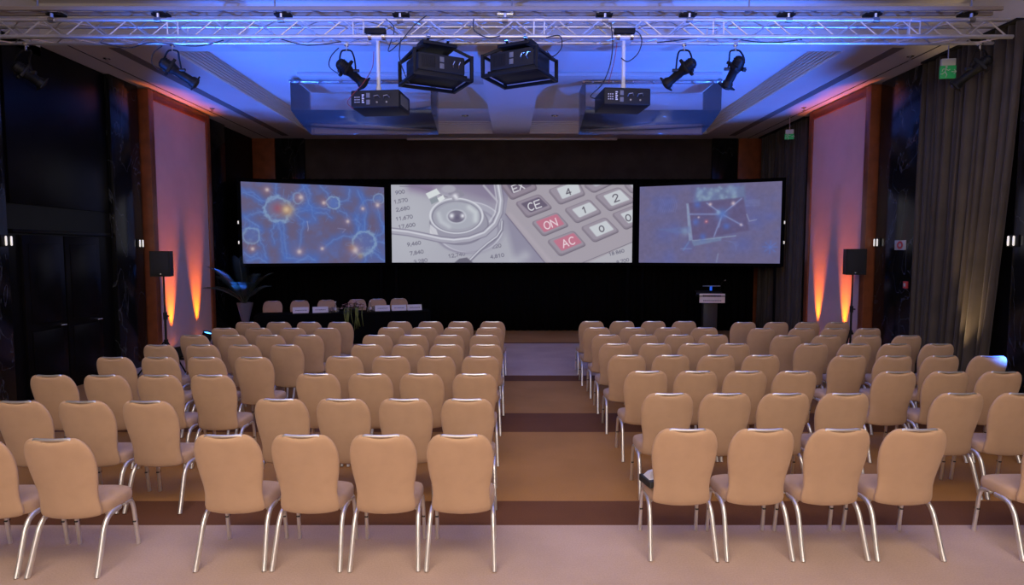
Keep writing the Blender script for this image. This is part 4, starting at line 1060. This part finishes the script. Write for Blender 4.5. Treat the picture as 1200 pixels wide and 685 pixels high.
# ------------------------------------------------------------------ projectors
def pole_projector(u, vp, box_u, box_v, yaw, label, s):
    px = at(u, 50, y=8.3).x
    b0 = at(box_u[0], box_v[0], y=8.05); b1 = at(box_u[1], box_v[1], y=8.05)
    w = b1.x-b0.x; h = b0.z-b1.z; cx_ = (b0.x+b1.x)/2
    t = thing('projector', label, 'projector', (cx_, 8.3, b1.z), yaw, 'black projectors')
    M_ = R(3, 'Y')
    MB().box((-w/2, -.25, 0), (w/2, .27, h), .02, None, 3).build('housing', BLACKP, t)
    bp = MB()
    yf = -.252
    for i_ in range(3):
        for j in range(3): bp.box((-w/2+.055+i_*.028, yf-.003, h*.30+j*.032), (-w/2+.067+i_*.028, yf, h*.30+.012+j*.032), 0)
    bp.build('button_grid', WHITEP, t)
    lb = MB()
    for i_ in range(5): lb.box((-w/2+.155, yf-.003, h*.28+i_*.024), (-w/2+.185-(i_ % 2)*.008, yf, h*.28+.014+i_*.024), 0)
    lb.build('printed_label', WHITEP, t)
    for z in (.18, .56): MB().box((-w/2+.215, yf-.004, h*z), (-w/2+.265, yf, h*z+h*.27), .002).build('connector_panel', GREYP, t)
    for x in (.36, .49):
        MB().tube([( -w/2+x-.04, yf, h*.5), (-w/2+x-.03, yf-.03, h*.62), (-w/2+x+.02, yf-.03, h*.66), (-w/2+x+.04, yf, h*.55)], .006, 6).build('handle', STEEL, t)
        MB().lathe([(.012, 0), (.012, .006)], 10, T(-w/2+x, yf, h*.3) @ R(90, 'X')).build('socket', STEEL, t)
    MB().lathe([(.07, 0), (.07, .05), (.055, .07), (.05, .04)], 20, T(w*.12, .27, h*.5) @ R(-90, 'X')).build('lens', LENSM, t)
    vn = MB()
    for k in range(9): vn.box((w/2, -.18+k*.04, h*.2), (w/2+.004, -.16+k*.04, h*.8), 0)
    vn.build('vent', GREYP, t)
    m = thing('projector_pole', 'white ceiling pole holding the %s pole projector below the truss' % s, 'mount', (px, 8.3, b1.z+h), 0, 'projector poles')
    top = zC-.0-(b1.z+h)
    MB().tube([(0, 0, .05), (0, 0, top)], .026, 14).build('pole', WHITEP, m)
    MB().lathe([(.03, .0), (.05, .0), (.05, .012), (.034, .03), (.034, .10), (.028, .11)], 16).build('foot_socket', WHITEP, m)
    MB().box((-.11, -.1, top-.03), (.11, .19, top+.0), .005).build('head_plate', WHITEP, m)
    for x in (-.09, .09): MB().tube([(x-.02, -.08, top+.0), (x+.02, -.08, top+.0)], .045, 14).build('truss_clamp', SILVER, m)
    MB().box((-.15, -.14, top+.03), (.13, -.06, top+.10), .012).build('cable_box', BLACKM, m)
pole_projector(443, 104, (412, 471), (105, 126), math.radians(-6), 'black projector on a pole hanging from the truss, left', 'left')
pole_projector(731, 101, (705, 761), (102.5, 123), math.radians(6), 'black projector on a pole hanging from the truss, right', 'right')

def caged_projector(uc, vc, side, label):
    """cage under the truss, turned so that one far lower corner shows at (uc, vc)"""
    sg = 1 if side == 'left' else -1; yaw = math.radians(27)*sg; w, dd = .80, .65; yc = 8.35
    cr = Matrix.Rotation(yaw, 3, 'Z') @ Vector((sg*w/2, dd/2, 0)); c0 = at(uc, vc, y=yc+cr.y)
    cx_ = c0.x-cr.x; zb = c0.z; zt = zC-.075; H_ = zt-zb; hi = H_*.60
    fr_ = thing('rigging_cage', 'black rigging cage round the %s big projector' % side, 'rigging cage', (cx_, yc, zb), yaw, 'rigging cages')
    P0 = [(-w/2, -dd/2), (w/2, -dd/2), (w/2, dd/2), (-w/2, dd/2)]
    for k in range(4):
        x, y = P0[k]; x2, y2 = P0[(k+1) % 4]; L_ = math.dist((x, y), (x2, y2))
        MB().box((-.021, -.021, -.02), (.021, .021, L_+.02), .004, T(x, y, 0) @ aim((x2-x, y2-y, 0))).build('bottom_bar', BLACKM, fr_)
        MB().box((x-.021, y-.021, 0), (x+.021, y+.021, hi+.02), .004).build('post', BLACKM, fr_)
        if k in (1, 3): MB().box((-.016, -.016, 0), (.016, .016, L_), .004, T(x, y, hi) @ aim((x2-x, y2-y, 0))).build('top_bar', BLACKM, fr_)
        tx, ty = x*.40, y*.45
        v_ = Vector((tx-x, ty-y, H_-.04-hi)); MB().box((-.018, -.018, 0), (.018, .018, v_.length), .004, T(x, y, hi) @ aim(v_)).build('sloping_bar', BLACKM, fr_)
    MB().box((-w*.30, -dd*.34, H_-.06), (w*.30, dd*.34, H_-.02), .006).build('top_plate', BLACKM, fr_)
    MB().box((-.22, -.10, H_-.02), (.22, .13, H_+.03), .01).build('hanger_block', BLACKM, fr_)
    for x in (-.14, .14): MB().tube([(x-.02, -.1, H_+.07), (x+.02, -.1, H_+.07)], .045, 12).build('truss_clamp', SILVER, fr_)
    p = thing('projector', label, 'projector', (cx_, yc, zb+.07), yaw, 'black projectors')
    pw, pd, ph = .66, .52, .24
    MB().box((-pw/2, -pd/2, 0), (pw/2, pd/2, ph), .02, None, 3).build('housing', BLACKP, p)
    MB().box((-pw/2-.03, -pd/2-.01, -.05), (pw/2+.03, pd/2+.01, .0), .008).build('base_tray', BLACKM, p)
    yf = -pd/2
    for z in (.22, .58): MB().box((-.03, yf-.005, ph*z), (.03, yf, ph*z+ph*.28), .002).build('connector_panel', GREYP, p)
    for x in (.16, .24):
        MB().tube([(x, yf, ph*.35), (x-.01, yf-.03, ph*.5), (x+.01, yf-.03, ph*.68), (x+.035, yf, ph*.72)], .006, 6).build('handle', SILVER, p)
    vn = MB()
    for k in range(10): vn.box((-pw/2+.05+k*.020, yf-.004, ph*.2), (-pw/2+.059+k*.020, yf, ph*.85), 0)
    vn.build('vent', BLACKM, p)
    MB().lathe([(.07, 0), (.07, .05), (.055, .07), (.05, .05)], 20, T(.05, pd/2, ph*.5) @ R(-90, 'X')).build('lens', LENSM, p)
    return fr_
caged_projector(532, 108, 'left', 'big black projector inside the left rigging cage')
caged_projector(592, 103, 'right', 'big black projector inside the right rigging cage')

# ------------------------------------------------------------------ cables
def cable(pts, label, m=DARKRUB, r_=.007):
    P_ = [at(u, v, y=y) for u, v, y in pts]
    o = MB().tube(smooth_path(P_, 6), r_, 6).build('cable', m, None, 60); tag(o, label, 'cable', 'cables on the truss')
F = 8.17
cable([(452, 22, F), (462, 34, F), (455, 60, 8.35), (470, 48, F), (485, 30, F), (500, 18, F)], 'black cable looping over the truss above the left caged projector')
cable([(470, 44, F), (468, 66, F), (474, 86, F), (480, 98, 8.1)], 'black cable dropping to the left cage corner')
cable([(438, 60, F), (436, 80, F), (425, 98, F), (414, 110, 8.0), (407, 120, 8.0), (414, 127, 8.04)], 'thin cable curling to the left side of the left pole projector', REDC, .005)
cable([(397, 56, 8.5), (388, 66, 8.5), (386, 78, 8.5), (396, 86, 8.5)], 'short cable curling beside the spotlight left of the pole projector')
cable([(555, 22, F), (556, 36, F), (572, 44, F), (586, 42, F)], 'black cable across the truss between the two cages')
cable([(640, 44, F), (656, 42, F), (658, 56, F), (648, 66, F), (641, 60, F)], 'black cable loop right of the right cage')
cable([(716, 28, F), (718, 50, F), (715, 76, F), (706, 98, 8.1), (694, 110, 8.0), (693, 114, 8.0), (704, 117, 8.03)], 'black cable running down to the left side of the right pole projector')
cable([(728, 34, F), (745, 36, F), (752, 46, F), (748, 62, F), (736, 72, F), (728, 68, F)], 'black cable loop around the right projector pole')
cable([(723, 50, F), (720, 70, F), (713, 98, 8.1)], 'thin dark red cable beside the right projector pole', REDC, .005)
cable([(190, 54, 8.5), (180, 62, 8.5), (178, 74, 8.5), (187, 82, 8.5)], 'short cable curling beside the leftmost lit spotlight')
cable([(118, 50, 8.35), (150, 56, 8.4), (178, 50, 8.35), (230, 54, 8.4), (262, 47, 8.35)], 'black cable sagging along the left part of the truss')
cable([(330, 46, 8.35), (360, 53, 8.4), (400, 49, 8.35)], 'black cable sagging below the truss left of the pole projector')
cable([(770, 50, 8.35), (835, 44, 8.35), (900, 50, 8.4), (940, 46, 8.35)], 'black cable sagging along the right part of the truss')

# ------------------------------------------------------------------ floor uplights
def floor_par(x, y, target, label, glow, hgt=.30, group='floor uplights'):
    t = thing('floor_uplight', label, 'uplight', (x, y, 0), 0, group)
    d = Vector(target)-Vector((x, y, hgt)); d.normalize()
    M_ = T(0, 0, hgt-.12) @ aim(d)
    MB().box((-.10, -.07, 0), (.10, .07, .02), .004).build('base', BLACKM, t)
    MB().tube([(-.12, 0, .02), (-.125, 0, hgt-.12)], .010).tube([(.12, 0, .02), (.125, 0, hgt-.12)], .010).tube([(-.12, 0, .02), (.12, 0, .02)], .010).build('bracket', BLACKM, t)
    MB().lathe([(.06, -.10), (.095, -.07), (.10, .10), (.105, .12), (.095, .12), (.09, .09)], 22, M_).build('can', BLACKM, t)
    MB().lathe([(.088, .085), (.088, .092)], 22, M_).build('led_face', glow, t)
    return Vector((x, y, 0))+(M_ @ Vector((0, 0, .13)))
def spot(loc, target, color, energy, size, blend=.6, rad=.04):
    l = bpy.data.lights.new('spot_light', 'SPOT'); l.color = color; l.energy = energy; l.spot_size = math.radians(size); l.spot_blend = blend; l.shadow_soft_size = rad
    o = bpy.data.objects.new('spot_light', l); col.objects.link(o); o.location = loc
    o.rotation_euler = (Vector(target)-Vector(loc)).to_track_quat('-Z', 'Y').to_euler()
    return o
ORANGE = (1, .19, .0); BLUE = (.03, .15, 1)
for sx, face, ys, nm in ((1, WL+.26, (12.15, 13.15), 'left'), (-1, WR-.26, (12.0, 13.05), 'right')):
    for k, y in enumerate(ys):
        x = face+sx*.13
        tgt = (face-sx*.03, y, 1.75)
        p = floor_par(x, y, tgt, 'orange floor uplight at the foot of the %s wall panel, %s one' % (nm, 'nearer' if k == 0 else 'farther'), LEDO, .26)
        spot(p, tgt, ORANGE, 1150, 26, 1, .02)
for x, y, tgt, lab, e in ((-6.52, 12.66, (-4.7, 12.5, 5.5), 'blue floor uplight beside the left wall panel', 1300), (6.26, 12.5, (4.6, 12.5, 5.5), 'blue floor uplight beside the right wall panel', 1300)):
    p = floor_par(x, y, tgt, lab, LEDB, .50, 'blue floor uplights'); spot(p, tgt, BLUE, e, 56, .7, .06)
spot((-6.52, 12.66, .66), (pp.x-.08, 13.4, .85), BLUE, 34, 9, .5, .02)
for x, y, tgt, e, sz, ww_ in ((-6.75, 6.1, (-3.0, 11.0, 5.6), 3900, 38, 'farther'), (6.6, 6.1, (2.9, 11.0, 5.6), 3900, 38, 'farther'), (-6.9, 4.6, (-2.8, 6.6, 5.9), 4000, 66, 'nearer'), (6.7, 4.6, (2.8, 6.6, 5.9), 4000, 66, 'nearer')):
    p = floor_par(x, y, tgt, 'blue floor uplight by the %s wall outside the rows, %s one' % ('left' if x < 0 else 'right', ww_), LEDB, .45, 'blue floor uplights')
    spot(p, tgt, BLUE, e, sz, .8, .06)
# a blue one close behind the chair whose corner glows
q = CHAIRS[('right', 3, 3)].location
spot((q.x+.75, q.y-.95, .75), (q.x+.21, q.y-.25, .92), (.002, .11, 1), 4, 15, .6, .02)
# warm uplight at the foot of the long curtain
p = floor_par(6.5, 8.72, (6.85, 8.72, 3), 'small warm floor uplight at the foot of the long curtain', LAMPW, .24, 'warm floor uplights')
spot(p, (6.78, 8.72, 2.2), (1, .72, .38), 240, 34, .9, .03)

# ------------------------------------------------------------------ hall lighting: ceiling lamps over the audience, plus an added fill behind the camera
def area(loc, rot, sx, sy, color, energy):
    l = bpy.data.lights.new('hall_light', 'AREA'); l.shape = 'RECTANGLE'; l.size = sx; l.size_y = sy; l.color = color; l.energy = energy
    o = bpy.data.objects.new('hall_light', l); col.objects.link(o); o.location = loc; o.rotation_euler = rot
    return o
area((0, 1.2, 5.85), (math.radians(8), 0, 0), 7, 3.0, (1, .86, .74), 360)
area((0, -2.6, 3.6), (math.radians(68), 0, 0), 8, 2.0, (1, .86, .74), 280)  # added warm fill behind the camera, well below the ceiling, no real fitting
area((0, 6.6, 5.9), (0, 0, 0), 9, 1.0, (1, .86, .76), 30)
for x in (-1.3, 1.2):
    spot((x, 14.2, COF-.05), (x, 14.2, 0), (1, .85, .78), 22, 110, 1, .08)
w = bpy.data.worlds.new('world'); w.use_nodes = True; w.node_tree.nodes['Background'].inputs[0].default_value = (.0, .0, .0, 1); scene.world = w
scene.view_settings.view_transform = 'Standard'; scene.view_settings.look = 'None'; scene.view_settings.gamma = 1
scene.view_settings.exposure = 0; scene.view_settings.use_curve_mapping = False
